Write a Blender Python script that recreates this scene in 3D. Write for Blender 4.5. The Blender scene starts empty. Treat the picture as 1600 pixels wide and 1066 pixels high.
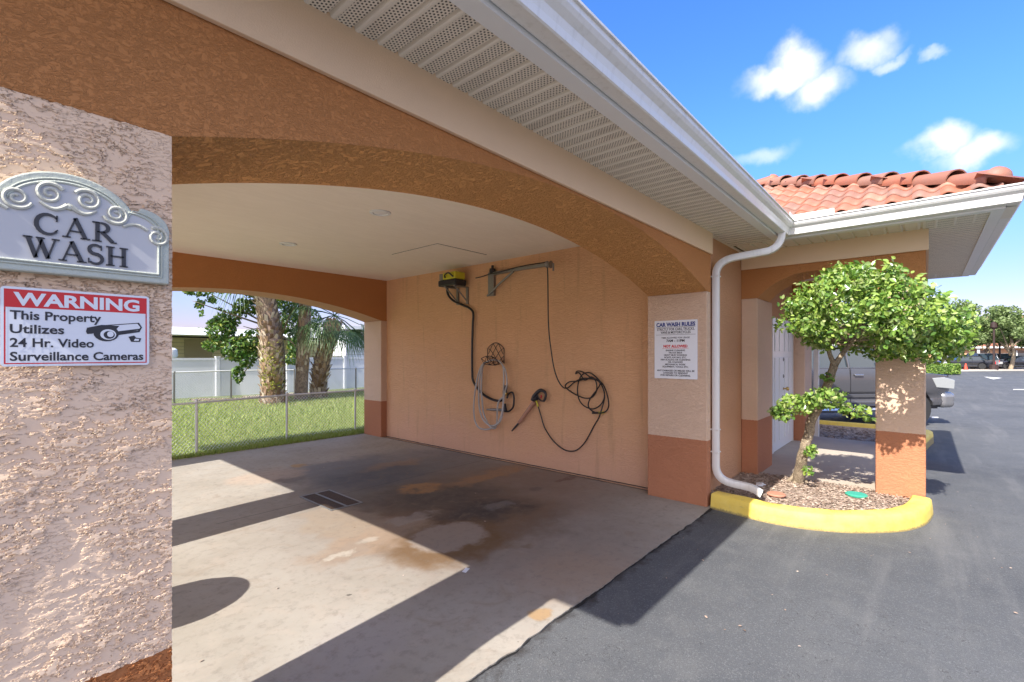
import bpy, bmesh, math, random
from mathutils import Vector, Matrix, noise
import numpy as np
R = math.radians
random.seed(7); rng = np.random.default_rng(7)
S = bpy.context.scene
COL = S.collection

# ------------------------------------------------------------------ camera
FPX, YAW, V0, HC = 737.0, R(41.27), 554.0, 1.6
cam_d = bpy.data.cameras.new('camera'); cam = bpy.data.objects.new('camera', cam_d); COL.objects.link(cam)
cam_d.sensor_width = 36; cam_d.lens = 36 * FPX / 1600; cam_d.shift_y = (V0 - 533) / 1600
cam_d.clip_start = 0.05; cam_d.clip_end = 2000
cam.location = (0, 0, HC); cam.rotation_euler = (R(90), 0, YAW - R(90))
S.camera = cam
CY, SY = math.cos(YAW), math.sin(YAW)
def ray(u): a = (u - 800) / FPX; return CY + a * SY, SY - a * CY
def gp(u, v, z=0.0):
    t = (HC - z) * FPX / (v - V0); dx, dy = ray(u); return Vector((t * dx, t * dy, z))
def onx(u, v, X):
    dx, dy = ray(u); t = X / dx; return Vector((X, t * dy, HC + (V0 - v) * t / FPX))
def ony(u, v, Y):
    dx, dy = ray(u); t = Y / dy; return Vector((t * dx, Y, HC + (V0 - v) * t / FPX))
def att(u, v, t):
    dx, dy = ray(u); return Vector((t * dx, t * dy, HC + (V0 - v) * t / FPX))

# ------------------------------------------------------------------ sun, sky, exposure
SUNV = Vector((1.1, 0.083, -1.0)).normalized()
sd = bpy.data.lights.new('sun', 'SUN'); sd.energy = 3.1; sd.angle = R(0.53); sd.color = (1.0, 0.955, 0.885)
so = bpy.data.objects.new('sun', sd); COL.objects.link(so); so.rotation_euler = SUNV.to_track_quat('-Z', 'Y').to_euler()
W = bpy.data.worlds.new('World'); S.world = W; W.use_nodes = True
wt = W.node_tree; wt.nodes.clear()
class NG:
    """small node helper"""
    def __init__(s, t): s.t = t
    def n(s, ty, **k):
        o = s.t.nodes.new(ty)
        for a, b in k.items(): setattr(o, a, b)
        return o
    def l(s, a, b): s.t.links.new(a, b)
    def set(s, sock, v):
        if hasattr(v, 'is_output'): s.l(v, sock)
        else: sock.default_value = v
    def math(s, op, a, b=0.0, c=0.0, clamp=False):
        o = s.n('ShaderNodeMath', operation=op, use_clamp=clamp)
        s.set(o.inputs[0], a); s.set(o.inputs[1], b); s.set(o.inputs[2], c); return o.outputs[0]
    def vec(s, op, a, b=(0, 0, 0), c=None):
        o = s.n('ShaderNodeVectorMath', operation=op)
        s.set(o.inputs[0], a)
        if op == 'SCALE': s.set(o.inputs['Scale'], b)
        else: s.set(o.inputs[1], b)
        return o.outputs['Value'] if op in ('DOT_PRODUCT', 'LENGTH', 'DISTANCE') else o.outputs['Vector']
    def noise(s, vec, scale, detail=3, rough=0.5, dist=0.0, color=False):
        o = s.n('ShaderNodeTexNoise'); s.set(o.inputs['Vector'], vec)
        o.inputs['Scale'].default_value = scale; o.inputs['Detail'].default_value = detail
        o.inputs['Roughness'].default_value = rough; o.inputs['Distortion'].default_value = dist
        return o.outputs['Color'] if color else o.outputs['Fac']
    def smooth(s, x, a, b):
        o = s.n('ShaderNodeMapRange', interpolation_type='SMOOTHSTEP'); s.set(o.inputs[0], x)
        o.inputs[1].default_value = a; o.inputs[2].default_value = b
        o.inputs[3].default_value = 0; o.inputs[4].default_value = 1; return o.outputs[0]
    def mix(s, f, a, b, mode='MIX'):
        o = s.n('ShaderNodeMix', data_type='RGBA', blend_type=mode); s.set(o.inputs[0], f)
        for sock, v in ((o.inputs[6], a), (o.inputs[7], b)):
            if isinstance(v, tuple) and len(v) == 3: v = (*v, 1)
            s.set(sock, v)
        return o.outputs[2]
    def sep(s, v): o = s.n('ShaderNodeSeparateXYZ'); s.l(v, o.inputs[0]); return o.outputs
    def comb(s, x, y, z):
        o = s.n('ShaderNodeCombineXYZ')
        for i, v in enumerate((x, y, z)): s.set(o.inputs[i], v)
        return o.outputs[0]

g = NG(wt)
sky = g.n('ShaderNodeTexSky', sky_type='NISHITA'); sky.sun_disc = False
sky.sun_elevation = math.asin(-SUNV.z); sky.sun_rotation = math.atan2(-SUNV.x, -SUNV.y)
sky.altitude = 0; sky.air_density = 1.0; sky.dust_density = 0.5; sky.ozone_density = 2.2
hs = g.n('ShaderNodeHueSaturation'); hs.inputs['Saturation'].default_value = 1.22; hs.inputs['Value'].default_value = 1.0
g.l(sky.outputs[0], hs.inputs['Color'])
tc = g.n('ShaderNodeTexCoord').outputs['Generated']
wn = g.vec('SCALE', g.vec('SUBTRACT', g.noise(tc, 13, 5, 0.55, color=True), (0.5, 0.5, 0.5)), 0.075)
dirv = g.vec('ADD', tc, wn)
def skydir(u, v):
    dx, dy = ray(u); return Vector((dx, dy, (V0 - v) / FPX)).normalized()
cloud = None
for (u, v, ru, rv, den) in [(1243, 98, 38, 34, 1.0), (1225, 122, 62, 26, 1.0), (1278, 135, 42, 30, .95), (1358, 78, 50, 24, .72), (1385, 62, 28, 22, .45),
                            (1390, 92, 30, 10, .5), (1457, 87, 20, 8, .4), (1475, 222, 44, 26, .9), (1530, 235, 60, 28, .95), (1560, 225, 30, 18, .7),
                            (1195, 243, 52, 16, .42)]:
    c = skydir(u, v); rt = Vector((0, 0, 1)).cross(c).normalized(); up = c.cross(rt)
    k = 1.0 / FPX * (c.x * CY + c.y * SY)
    d = g.vec('SUBTRACT', dirv, tuple(c))
    x = g.math('DIVIDE', g.vec('DOT_PRODUCT', d, tuple(rt)), ru * k * 0.82)
    y = g.math('DIVIDE', g.vec('DOT_PRODUCT', d, tuple(up)), rv * k * 0.82)
    q = g.math('SQRT', g.math('ADD', g.math('MULTIPLY', x, x), g.math('MULTIPLY', y, y)))
    m = g.math('MULTIPLY', g.math('SUBTRACT', 1.0, g.smooth(q, 0.15, 1.45)), den)
    cloud = m if cloud is None else g.math('MAXIMUM', cloud, m)
el = g.smooth(g.sep(tc)[2], -0.02, 0.42)
skc = g.mix(1.0, hs.outputs[0], g.mix(el, (0.375, 0.272, 0.375), (0.51, 0.60, 0.80)), 'MULTIPLY')
# bright warm cloud added only outside the view, to fill the shade
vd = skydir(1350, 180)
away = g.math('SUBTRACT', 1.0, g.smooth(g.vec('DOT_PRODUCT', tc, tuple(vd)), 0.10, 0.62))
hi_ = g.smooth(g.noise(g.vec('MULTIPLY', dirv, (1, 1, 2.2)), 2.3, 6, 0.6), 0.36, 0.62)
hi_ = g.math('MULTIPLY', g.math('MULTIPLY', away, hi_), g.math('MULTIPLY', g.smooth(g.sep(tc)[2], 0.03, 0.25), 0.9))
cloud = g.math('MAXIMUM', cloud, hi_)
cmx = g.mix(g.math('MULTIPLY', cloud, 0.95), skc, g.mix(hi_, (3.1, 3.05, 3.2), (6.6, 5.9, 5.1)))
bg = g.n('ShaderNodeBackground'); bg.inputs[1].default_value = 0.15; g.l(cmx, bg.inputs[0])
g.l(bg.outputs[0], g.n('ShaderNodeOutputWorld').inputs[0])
S.view_settings.view_transform = 'Standard'; S.view_settings.look = 'None'
S.view_settings.exposure = 1.62; S.view_settings.gamma = 1.0
S.cycles.max_bounces = 10; S.cycles.diffuse_bounces = 7

# ------------------------------------------------------------------ materials
MATS = {}
def newmat(name):
    m = bpy.data.materials.new(name); m.use_nodes = True; t = m.node_tree; t.nodes.clear()
    h = NG(t); out = h.n('ShaderNodeOutputMaterial'); b = h.n('ShaderNodeBsdfPrincipled'); h.l(b.outputs[0], out.inputs[0])
    h.b = b; h.out = out; MATS[name] = m
    return m, h
def pos(h): return h.n('ShaderNodeNewGeometry').outputs['Position']
def bump(h, height, strength=0.5, dist=0.01, prev=None):
    o = h.n('ShaderNodeBump'); o.inputs['Strength'].default_value = strength; o.inputs['Distance'].default_value = dist
    h.l(height, o.inputs['Height'])
    if prev is not None: h.l(prev, o.inputs['Normal'])
    return o.outputs[0]
def plain(name, col, rough=0.5, metal=0.0, var=0.08, vs=30, bmp=0.0, spec=0.5, coat=0.0, bs=None):
    m, h = newmat(name); p = pos(h); f = h.noise(p, vs, 4, 0.6)
    lo = tuple(c * (1 - var) for c in col); hi = tuple(min(1, c * (1 + var)) for c in col)
    h.l(h.mix(f, lo, hi), h.b.inputs['Base Color'])
    h.b.inputs['Roughness'].default_value = rough; h.b.inputs['Metallic'].default_value = metal
    h.b.inputs['Specular IOR Level'].default_value = spec; h.b.inputs['Coat Weight'].default_value = coat
    if bmp: h.l(bump(h, h.noise(p, bs or vs * 3, 4, 0.6), bmp, 0.004), h.b.inputs['Normal'])
    return m
def stucco(name, top, base=None, split=0.7, scale=26, strength=0.6, dist=0.006, stretch=(1, 1, 2.6), var=0.10, disp=False, low=None, streak=0.0):
    """sprayed and troweled stucco, painted in one or two colours that meet at height split"""
    m, h = newmat(name); p = pos(h); xyz = h.sep(p)
    q = h.vec('MULTIPLY', p, stretch)
    big = h.noise(p, 1.3, 4, 0.6)
    n1 = h.noise(q, scale, 5, 0.62, 0.9); n2 = h.noise(q, scale * .35, 4, 0.6, 1.4)
    pl = h.smooth(h.math('ADD', h.math('MULTIPLY', n1, 0.6), h.math('MULTIPLY', n2, 0.4)), 0.44, 0.60)
    fine = h.noise(p, scale * 9, 3, 0.6)
    H = h.math('ADD', pl, h.math('ADD', h.math('MULTIPLY', n1, 0.35), h.math('MULTIPLY', fine, 0.07)))
    def shade(c): return h.mix(big, tuple(x * (1 - var) for x in c), tuple(x * (1 + var) for x in c))
    c = shade(top)
    if base:
        edge = h.math('ADD', xyz[2], h.math('MULTIPLY', h.math('SUBTRACT', h.noise(p, 60, 3), 0.5), 0.012))
        c = h.mix(h.math('GREATER_THAN', edge, split), shade(base), c)
    if low:   # damp, slightly discoloured band of paint above the floor
        f = h.math('SUBTRACT', 1.0, h.smooth(h.math('ADD', xyz[2], h.math('MULTIPLY', h.noise(p, 1.7, 4), 1.1)), 0.55, 1.5))
        c = h.mix(h.math('MULTIPLY', f, 0.65), c, low)
    if streak:
        s = h.smooth(h.noise(h.vec('MULTIPLY', p, (1, 1.6, 0.13)), 6, 4, 0.6), 0.55, 0.72)
        c = h.mix(h.math('MULTIPLY', s, streak), c, tuple(x * 0.6 for x in top))
    c = h.mix(h.math('MULTIPLY', h.math('SUBTRACT', 1.0, pl), 0.08), c, h.mix(1.0, c, (0.6, 0.55, 0.5), 'MULTIPLY'))
    h.l(c, h.b.inputs['Base Color']); h.b.inputs['Roughness'].default_value = 0.85; h.b.inputs['Specular IOR Level'].default_value = 0.25
    if disp:
        d = h.n('ShaderNodeDisplacement'); d.inputs['Scale'].default_value = dist; d.inputs['Midlevel'].default_value = 0.3
        h.l(H, d.inputs['Height']); h.l(d.outputs[0], h.out.inputs['Displacement']); m.displacement_method = 'BOTH'
    else:
        h.l(bump(h, H, strength, dist), h.b.inputs['Normal'])
    return m
CREAM = (0.70, 0.50, 0.36); TERRA = (0.47, 0.20, 0.105)
# troweled stucco with ridges for the pier in front
def pier_front_mat():
    m, h = newmat('near pier stucco'); p = pos(h); xyz = h.sep(p)
    warp = h.vec('SCALE', h.vec('SUBTRACT', h.noise(p, 7, 3, 0.5, color=True), (0.5, 0.5, 0.5)), 0.05)
    q = h.vec('MULTIPLY', h.vec('ADD', p, warp), (1.0, 1.0, 2.6))
    a = h.noise(q, 60, 5, 0.58, 0.25); b = h.noise(q, 19, 4, 0.55, 0.5); lo_ = h.noise(p, 9, 1, 0.5); cc = h.noise(p, 4.5, 3, 0.5, 0.6)
    s = h.math('ADD', h.math('MULTIPLY', a, 0.55), h.math('MULTIPLY', b, 0.45))
    mask = h.smooth(cc, 0.36, 0.50)
    pl = h.smooth(s, 0.50, 0.535)
    fine = h.noise(p, 420, 4, 0.7)
    H = h.math('ADD', h.math('MULTIPLY', pl, h.math('ADD', 0.30, h.math('MULTIPLY', mask, 0.70))),
               h.math('ADD', h.math('ADD', h.math('MULTIPLY', lo_, 0.7), h.math('MULTIPLY', b, 0.35)), h.math('MULTIPLY', fine, 0.03)))
    edge = h.math('ADD', xyz[2], h.math('MULTIPLY', h.math('SUBTRACT', h.noise(p, 50, 3), 0.5), 0.02))
    big = h.noise(p, 3, 3)
    c = h.mix(h.math('GREATER_THAN', edge, 0.712), h.mix(big, (0.40, 0.15, 0.05), (0.48, 0.19, 0.075)), h.mix(big, (0.78, 0.56, 0.39), (0.85, 0.63, 0.45)))
    c = h.mix(h.math('GREATER_THAN', edge, 2.262), c, h.mix(big, (0.25, 0.10, 0.035), (0.30, 0.125, 0.048)))
    h.l(c, h.b.inputs['Base Color']); h.b.inputs['Roughness'].default_value = 0.9; h.b.inputs['Specular IOR Level'].default_value = 0.2
    d = h.n('ShaderNodeDisplacement'); d.inputs['Scale'].default_value = 0.0056; d.inputs['Midlevel'].default_value = 0.7
    h.l(H, d.inputs['Height']); h.l(d.outputs[0], h.out.inputs['Displacement']); m.displacement_method = 'BOTH'
    return m
M_PIERF = pier_front_mat()
M_PIER = stucco('pier stucco', CREAM, TERRA, 0.695, 30, 0.8, 0.005)
M_PIERW = stucco('porch pier stucco', CREAM, TERRA, 0.78, 30, 0.8, 0.004)
M_BROWN = stucco('brown beam stucco', (0.52, 0.225, 0.080), None, 0, 60, 0.75, 0.005, (1, 1, 1.5))
M_SOFBR = stucco('lightened brown soffit stucco', (0.74, 0.37, 0.14), None, 0, 36, 1.0, 0.010, (1.3, 1, 1))  # same brown paint as the beam; light on the soffit is in the colour
M_FARSOF = stucco('tan arch soffit stucco', (0.66, 0.38, 0.26), None, 0, 24, 0.7, 0.006)
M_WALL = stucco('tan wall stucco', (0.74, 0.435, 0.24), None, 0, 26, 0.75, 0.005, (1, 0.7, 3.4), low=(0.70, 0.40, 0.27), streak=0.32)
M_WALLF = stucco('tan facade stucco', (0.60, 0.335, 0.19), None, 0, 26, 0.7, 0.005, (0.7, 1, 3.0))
M_BAND = plain('cream painted band', (0.76, 0.55, 0.36), 0.7, var=0.05, vs=4, bmp=0.35, bs=160)
M_CEIL = stucco('cream ceiling', (0.90, 0.81, 0.70), None, 0, 9, 0.10, 0.003, (0.5, 2, 1), var=0.04)
M_WHITE = plain('white painted aluminium', (0.78, 0.79, 0.79), 0.35, var=0.03, vs=6, spec=0.5)
M_GUT = plain('white gutter enamel', (0.76, 0.75, 0.72), 0.38, var=0.035, vs=3, spec=0.6)
def gutter_mat():
    m, h = newmat('weathered gutter enamel'); p = pos(h)
    st_ = h.smooth(h.noise(h.vec('MULTIPLY', p, (9, 9, .8)), 3, 4, 0.6), 0.48, 0.75); sp_ = h.smooth(h.noise(p, 55, 4, 0.7), 0.62, 0.75)
    c = h.mix(h.math('MULTIPLY', st_, 0.30), (0.77, 0.76, 0.73), (0.48, 0.46, 0.41)); c = h.mix(h.math('MULTIPLY', sp_, 0.3), c, (0.35, 0.33, 0.29))
    h.l(c, h.b.inputs['Base Color']); h.b.inputs['Roughness'].default_value = 0.36
    h.l(bump(h, h.noise(p, 2.5, 3), 0.25, 0.02), h.b.inputs['Normal']); return m
M_GUT = gutter_mat()
M_PEACH = stucco('peach house wall', (0.66, 0.37, 0.21), None, 0, 10, 0.3, 0.004)

def perforated():
    m, h = newmat('perforated vent panel'); p = pos(h); x = h.sep(p)
    pit = 0.0122
    u = h.math('DIVIDE', x[0], pit); v = h.math('DIVIDE', x[1], pit * 1.5)
    row = h.math('FLOOR', u); odd = h.math('MULTIPLY', h.math('MODULO', h.math('ABSOLUTE', row), 2.0), 0.5)
    fu = h.math('SUBTRACT', h.math('FRACT', u), 0.5); fv = h.math('SUBTRACT', h.math('FRACT', h.math('ADD', v, odd)), 0.5)
    fv = h.math('MULTIPLY', fv, 1.25)
    d = h.math('SQRT', h.math('ADD', h.math('MULTIPLY', fu, fu), h.math('MULTIPLY', fv, fv)))
    hole = h.math('SUBTRACT', 1.0, h.smooth(d, 0.27, 0.37))
    dirt = h.smooth(h.noise(p, 7, 4), 0.45, 0.7)
    base = h.mix(h.math('MULTIPLY', dirt, 0.3), (0.78, 0.72, 0.62), (0.45, 0.41, 0.35))
    h.l(h.mix(hole, base, (0.035, 0.03, 0.027)), h.b.inputs['Base Color']); h.b.inputs['Roughness'].default_value = 0.5
    return m
M_PERF = perforated()
M_SOFF = plain('off white soffit metal', (0.76, 0.71, 0.62), 0.4, var=0.06, vs=8)

def tile_mat():
    m, h = newmat('terracotta tiles'); p = pos(h); 
    at = h.n('ShaderNodeAttribute', attribute_name='tile').outputs['Fac']
    wn_ = h.n('ShaderNodeTexWhiteNoise', noise_dimensions='1D'); h.l(at, wn_.inputs['W'])
    cr = h.n('ShaderNodeValToRGB'); h.l(wn_.outputs['Value'], cr.inputs[0])
    e = cr.color_ramp.elements; e[0].position = 0; e[0].color = (0.34, 0.115, 0.065, 1); e[1].position = 1; e[1].color = (0.42, 0.19, 0.125, 1)
    for ps, c in ((.3, (0.24, 0.13, 0.10)), (.5, (0.40, 0.135, 0.075)), (.75, (0.20, 0.12, 0.095))):
        q = e.new(ps); q.color = (*c, 1)
    c = h.mix(h.math('MULTIPLY', h.smooth(h.noise(p, 9, 5, .65), 0.5, 0.75), 0.45), cr.outputs[0], (0.22, 0.16, 0.13))
    h.l(c, h.b.inputs['Base Color']); h.b.inputs['Roughness'].default_value = 0.6
    h.l(bump(h, h.noise(p, 90, 4), 0.4, 0.004), h.b.inputs['Normal'])
    return m
M_TILE = tile_mat()

def concrete_mat():
    m, h = newmat('stained concrete'); p = pos(h); x = h.sep(p)
    wv = h.vec('SCALE', h.vec('SUBTRACT', h.noise(p, 2.2, 5, 0.6, color=True), (.5, .5, .5)), 0.75)
    w2 = h.vec('SCALE', h.vec('SUBTRACT', h.noise(p, 9, 4, 0.6, color=True), (.5, .5, .5)), 0.14)
    q = h.vec('ADD', h.vec('ADD', p, wv), w2)
    big = h.noise(p, 0.9, 5, 0.62); mid = h.noise(p, 4.5, 5, 0.65, 0.6); fine = h.noise(p, 85, 4, 0.65)
    c = h.mix(h.smooth(big, 0.3, 0.7), (0.285, 0.255, 0.21), (0.355, 0.325, 0.28))
    c = h.mix(h.math('MULTIPLY', h.smooth(mid, 0.48, 0.75), 0.45), c, (0.40, 0.34, 0.28))
    c = h.mix(h.math('MULTIPLY', h.smooth(fine, 0.5, 0.8), 0.28), c, (0.33, 0.28, 0.24))
    rough = None
    # stain patches: centre, half sizes, colour, weight, edge softness
    ST = [((720, 775), 2.1, 1.9, (0.155, 0.125, 0.11), .75, .75), ((900, 860), 1.1, 1.0, (0.20, 0.165, 0.14), .65, .8), ((650, 762), 1.2, .9, (0.10, 0.085, 0.075), .8, .7), ((790, 812), .8, .5, (0.08, 0.055, 0.04), .8, .6), ((748, 792), .95, .55, (0.03, 0.028, 0.027), .85, .75), ((610, 738), .9, .5, (0.06, 0.062, 0.072), .8, .7), ((640, 725), 1.6, 1.0, (0.17, 0.165, 0.17), .75, .5), ((800, 760), 1.2, 1.2, (0.22, 0.15, 0.11), .6, .5),
          ((700, 812), 1.0, .95, (0.16, 0.10, 0.06), .85, .4), ((540, 730), .8, .55, (0.17, 0.17, 0.18), .8, .35), ((755, 798), .55, .36, (0.045, 0.04, 0.04), .88, .6),
          ((690, 775), .7, .55, (0.07, 0.06, 0.055), .85, .7), ((585, 745), .8, .6, (0.09, 0.095, 0.11), .8, .7),
          ((590, 840), .62, .38, (0.27, 0.20, 0.145), .85, .25), ((535, 815), .35, .5, (0.26, 0.21, 0.16), .8, .25), ((690, 862), .42, .24, (0.26, 0.18, 0.11), .6, .6),
          ((705, 846), .62, .44, (0.13, 0.075, 0.035), .9, .35), ((700, 838), .36, .27, (0.26, 0.215, 0.18), .9, .25), ((645, 812), .28, .12, (0.29, 0.26, 0.235), .6, .4), ((780, 790), .16, .08, (0.20, 0.185, 0.18), .5, .5),
          ((660, 762), .30, .13, (0.42, 0.22, 0.08), .55, .5), ((770, 740), .9, .18, (0.34, 0.19, 0.09), .55, .5), ((620, 725), .5, .2, (0.33, 0.20, 0.11), .4, .5),
          ((545, 862), .22, .16, (0.24, 0.19, 0.15), .7, .3), ((533, 866), .13, .07, (0.40, 0.365, 0.31), .7, .45), ((575, 845), .10, .05, (0.38, 0.35, 0.30), .5, .45), ((420, 745), .45, .45, (0.40, 0.31, 0.24), .6, .3), ((470, 728), .12, .12, (0.42, 0.26, 0.10), .7, .4), ((455, 752), .2, .2, (0.13, 0.11, 0.10), .6, .4),
          ((848, 962), .085, .075, (0.34, 0.22, 0.11), .9, .3), ((825, 855), .05, .05, (0.16, 0.12, 0.09), .9, .5), ((878, 751), .16, .09, (0.15, 0.09, 0.07), .8, .3),
          ((836, 765), .10, .07, (0.12, 0.09, 0.08), .7, .4), ((543, 929), .02, .02, (0.08, 0.07, 0.06), .9, .4), ((910, 900), .5, .5, (0.33, 0.21, 0.13), .35, .8), ((560, 1010), .35, .3, (0.33, 0.30, 0.29), .4, .6)]
    for (uv, rx, ry, col, wgt, soft) in ST:
        ce = gp(*uv)
        small = rx < 0.12
        d = h.vec('SUBTRACT', h.vec('ADD', p, w2) if small else q, tuple(ce))
        d = h.vec('LENGTH', h.vec('MULTIPLY', d, (1 / rx, 1 / ry, 0)))
        f = h.math('MULTIPLY', h.math('SUBTRACT', 1.0, h.smooth(d, 1 - soft, 1 + soft * .6)), wgt)
        if wgt < .9: f = h.math('MULTIPLY', f, h.math('ADD', 0.55, h.math('MULTIPLY', mid, 0.9)), clamp=True)
        c = h.mix(f, c, col)
    # saw cut joints
    for (ax, val, lo, hi) in ((1, 5.02, 1.5, 5.2), (0, 3.18, 1.7, 4.6)):
        dd = h.math('ABSOLUTE', h.math('SUBTRACT', h.math('ADD', x[ax], h.math('MULTIPLY', h.math('SUBTRACT', h.noise(p, 30, 2), 0.5), .008)), val))
        o = 1 - ax
        rngm = h.math('MULTIPLY', h.math('GREATER_THAN', x[o], lo), h.math('LESS_THAN', x[o], hi))
        f = h.math('MULTIPLY', h.math('SUBTRACT', 1.0, h.smooth(dd, 0.002, 0.008)), rngm)
        if ax == 1: c = h.mix(h.math('MULTIPLY', f, 0.75), c, (0.05, 0.045, 0.04))
    gr = h.noise(p, 14, 6, 0.72)
    c = h.mix(h.math('MULTIPLY', h.smooth(gr, 0.48, 0.70), 0.38), c, (0.15, 0.125, 0.105))
    c = h.mix(h.math('MULTIPLY', h.smooth(h.noise(p, 3.1, 5, .65, 1.0), 0.55, 0.72), 0.35), c, (0.20, 0.145, 0.10))
    cr = h.noise(p, 1.1, 6, 0.7)     # hairline cracks
    f = h.math('SUBTRACT', 1.0, h.smooth(h.math('ABSOLUTE', h.math('SUBTRACT', cr, 0.5)), 0.0005, 0.0022))
    c = h.mix(h.math('MULTIPLY', f, 0.16), c, (0.12, 0.10, 0.09))
    sp = h.math('LESS_THAN', h.n('ShaderNodeTexVoronoi').outputs['Distance'], 0)  # placeholder for specks
    vo = h.n('ShaderNodeTexVoronoi'); h.l(p, vo.inputs['Vector']); vo.inputs['Scale'].default_value = 7
    f = h.math('SUBTRACT', 1.0, h.smooth(vo.outputs['Distance'], 0.02, 0.055))
    c = h.mix(h.math('MULTIPLY', f, h.math('MULTIPLY', h.smooth(mid, .45, .6), .6)), c, (0.12, 0.09, 0.07))
    h.l(c, h.b.inputs['Base Color'])
    h.l(h.math('ADD', 0.62, h.math('MULTIPLY', mid, 0.3)), h.b.inputs['Roughness']); h.b.inputs['Specular IOR Level'].default_value = 0.35
    h.l(bump(h, h.math('ADD', h.math('MULTIPLY', fine, 0.5), mid), 0.25, 0.004), h.b.inputs['Normal'])
    return m
M_CONC = concrete_mat()
def asphalt_mat():
    m, h = newmat('worn asphalt'); p = pos(h); x = h.sep(p)
    big = h.noise(p, 0.5, 5, 0.6); mid = h.noise(p, 3.5, 5, 0.65); fine = h.noise(p, 240, 3, 0.7); st = h.noise(p, 90, 4, 0.75)
    c = h.mix(h.smooth(big, 0.3, 0.7), (0.076, 0.079, 0.086), (0.108, 0.111, 0.117))
    c = h.mix(h.math('MULTIPLY', h.smooth(mid, 0.45, 0.7), 0.5), c, (0.135, 0.135, 0.135))
    c = h.mix(h.math('MULTIPLY', h.smooth(st, 0.50, 0.68), .7), c, (0.19, 0.192, 0.195))
    c = h.mix(h.math('MULTIPLY', h.smooth(fine, 0.50, 0.66), 0.8), c, (0.035, 0.045, 0.045))
    # faint traffic scuffs running along the lane
    sc = h.smooth(h.noise(h.vec('MULTIPLY', p, (0.16, 1.9, 1)), 1.6, 5, 0.65), 0.5, 0.7)
    c = h.mix(h.math('MULTIPLY', sc, 0.30), c, (0.20, 0.195, 0.19))
    # wet, dirty seam beside the slab
    nn = h.noise(p, 5.5, 5, 0.65)
    lim = h.math('ADD', 1.60, h.math('MULTIPLY', h.math('SUBTRACT', 0.55, nn), 0.45))
    f = h.smooth(h.math('SUBTRACT', x[1], lim), -0.02, 0.07)
    f = h.math('MULTIPLY', f, h.math('MULTIPLY', h.math('LESS_THAN', x[0], 5.1), h.math('LESS_THAN', x[1], 1.8)))
    c = h.mix(h.math('MULTIPLY', f, 0.8), c, (0.035, 0.03, 0.028))
    cr = h.noise(p, 0.8, 6, 0.72)
    f = h.math('SUBTRACT', 1.0, h.smooth(h.math('ABSOLUTE', h.math('SUBTRACT', cr, 0.5)), 0.0006, 0.0024))
    c = h.mix(h.math('MULTIPLY', f, h.math('MULTIPLY', h.smooth(big, .45, .6), .8)), c, (0.04, 0.04, 0.04))
    vo = h.n('ShaderNodeTexVoronoi'); h.l(p, vo.inputs['Vector']); vo.inputs['Scale'].default_value = 2.1
    f = h.math('SUBTRACT', 1.0, h.smooth(vo.outputs['Distance'], 0.012, 0.03))
    c = h.mix(h.math('MULTIPLY', f, .5), c, (0.32, 0.30, 0.27))
    h.l(c, h.b.inputs['Base Color']); h.b.inputs['Roughness'].default_value = 0.85; h.b.inputs['Specular IOR Level'].default_value = 0.3
    h.l(bump(h, h.math('ADD', fine, st), 0.6, 0.004), h.b.inputs['Normal'])
    return m
M_ASPH = asphalt_mat()
M_WALK = plain('broom finished concrete', (0.47, 0.40, 0.32), 0.8, var=0.14, vs=7, bmp=0.3)
def soil_mat(name, a, b, sc):
    m, h = newmat(name); p = pos(h)
    f = h.noise(p, sc, 6, 0.75); c = h.mix(h.smooth(f, 0.35, 0.65), a, b)
    c = h.mix(h.smooth(h.noise(p, sc * 4, 3, 0.7), 0.55, 0.7), c, tuple(min(1, x * 1.9) for x in b))
    h.l(c, h.b.inputs['Base Color']); h.b.inputs['Roughness'].default_value = 0.95
    h.l(bump(h, f, 0.9, 0.03), h.b.inputs['Normal']); return m
M_SOIL = soil_mat('dry mulch and soil', (0.24, 0.17, 0.13), (0.45, 0.35, 0.28), 22)
M_LAWN = soil_mat('lawn soil', (0.08, 0.105, 0.03), (0.15, 0.18, 0.055), 6)
M_YEL = None
def yellow():
    m, h = newmat('yellow kerb paint'); p = pos(h); x = h.sep(p)
    n = h.noise(p, 5, 5, 0.65); s = h.noise(p, 40, 4, 0.7)
    c = h.mix(h.smooth(n, 0.3, 0.7), (0.76, 0.55, 0.09), (0.80, 0.61, 0.14))
    c = h.mix(h.math('MULTIPLY', h.smooth(s, 0.62, 0.72), 0.5), c, (0.50, 0.36, 0.12))
    c = h.mix(h.math('MULTIPLY', h.smooth(h.noise(h.vec('MULTIPLY', p, (2, 2, .5)), 8, 4), 0.58, 0.75), 0.35), c, (0.45, 0.36, 0.16))
    dz = h.math('SUBTRACT', 1.0, h.smooth(h.math('ADD', x[2], h.math('MULTIPLY', h.math('SUBTRACT', s, 0.5), 0.06)), 0.0, 0.03))
    c = h.mix(h.math('MULTIPLY', dz, 0.8), c, (0.16, 0.13, 0.08))
    sf = h.smooth(h.noise(h.vec('MULTIPLY', p, (1, 1, 7)), 7, 5, 0.7), 0.60, 0.70)
    c = h.mix(h.math('MULTIPLY', sf, 0.45), c, (0.30, 0.24, 0.12))
    h.l(c, h.b.inputs['Base Color']); h.b.inputs['Roughness'].default_value = 0.65
    h.l(bump(h, h.math('ADD', n, h.math('MULTIPLY', s, .4)), 0.5, 0.012), h.b.inputs['Normal']); return m
M_YEL = yellow()
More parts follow.
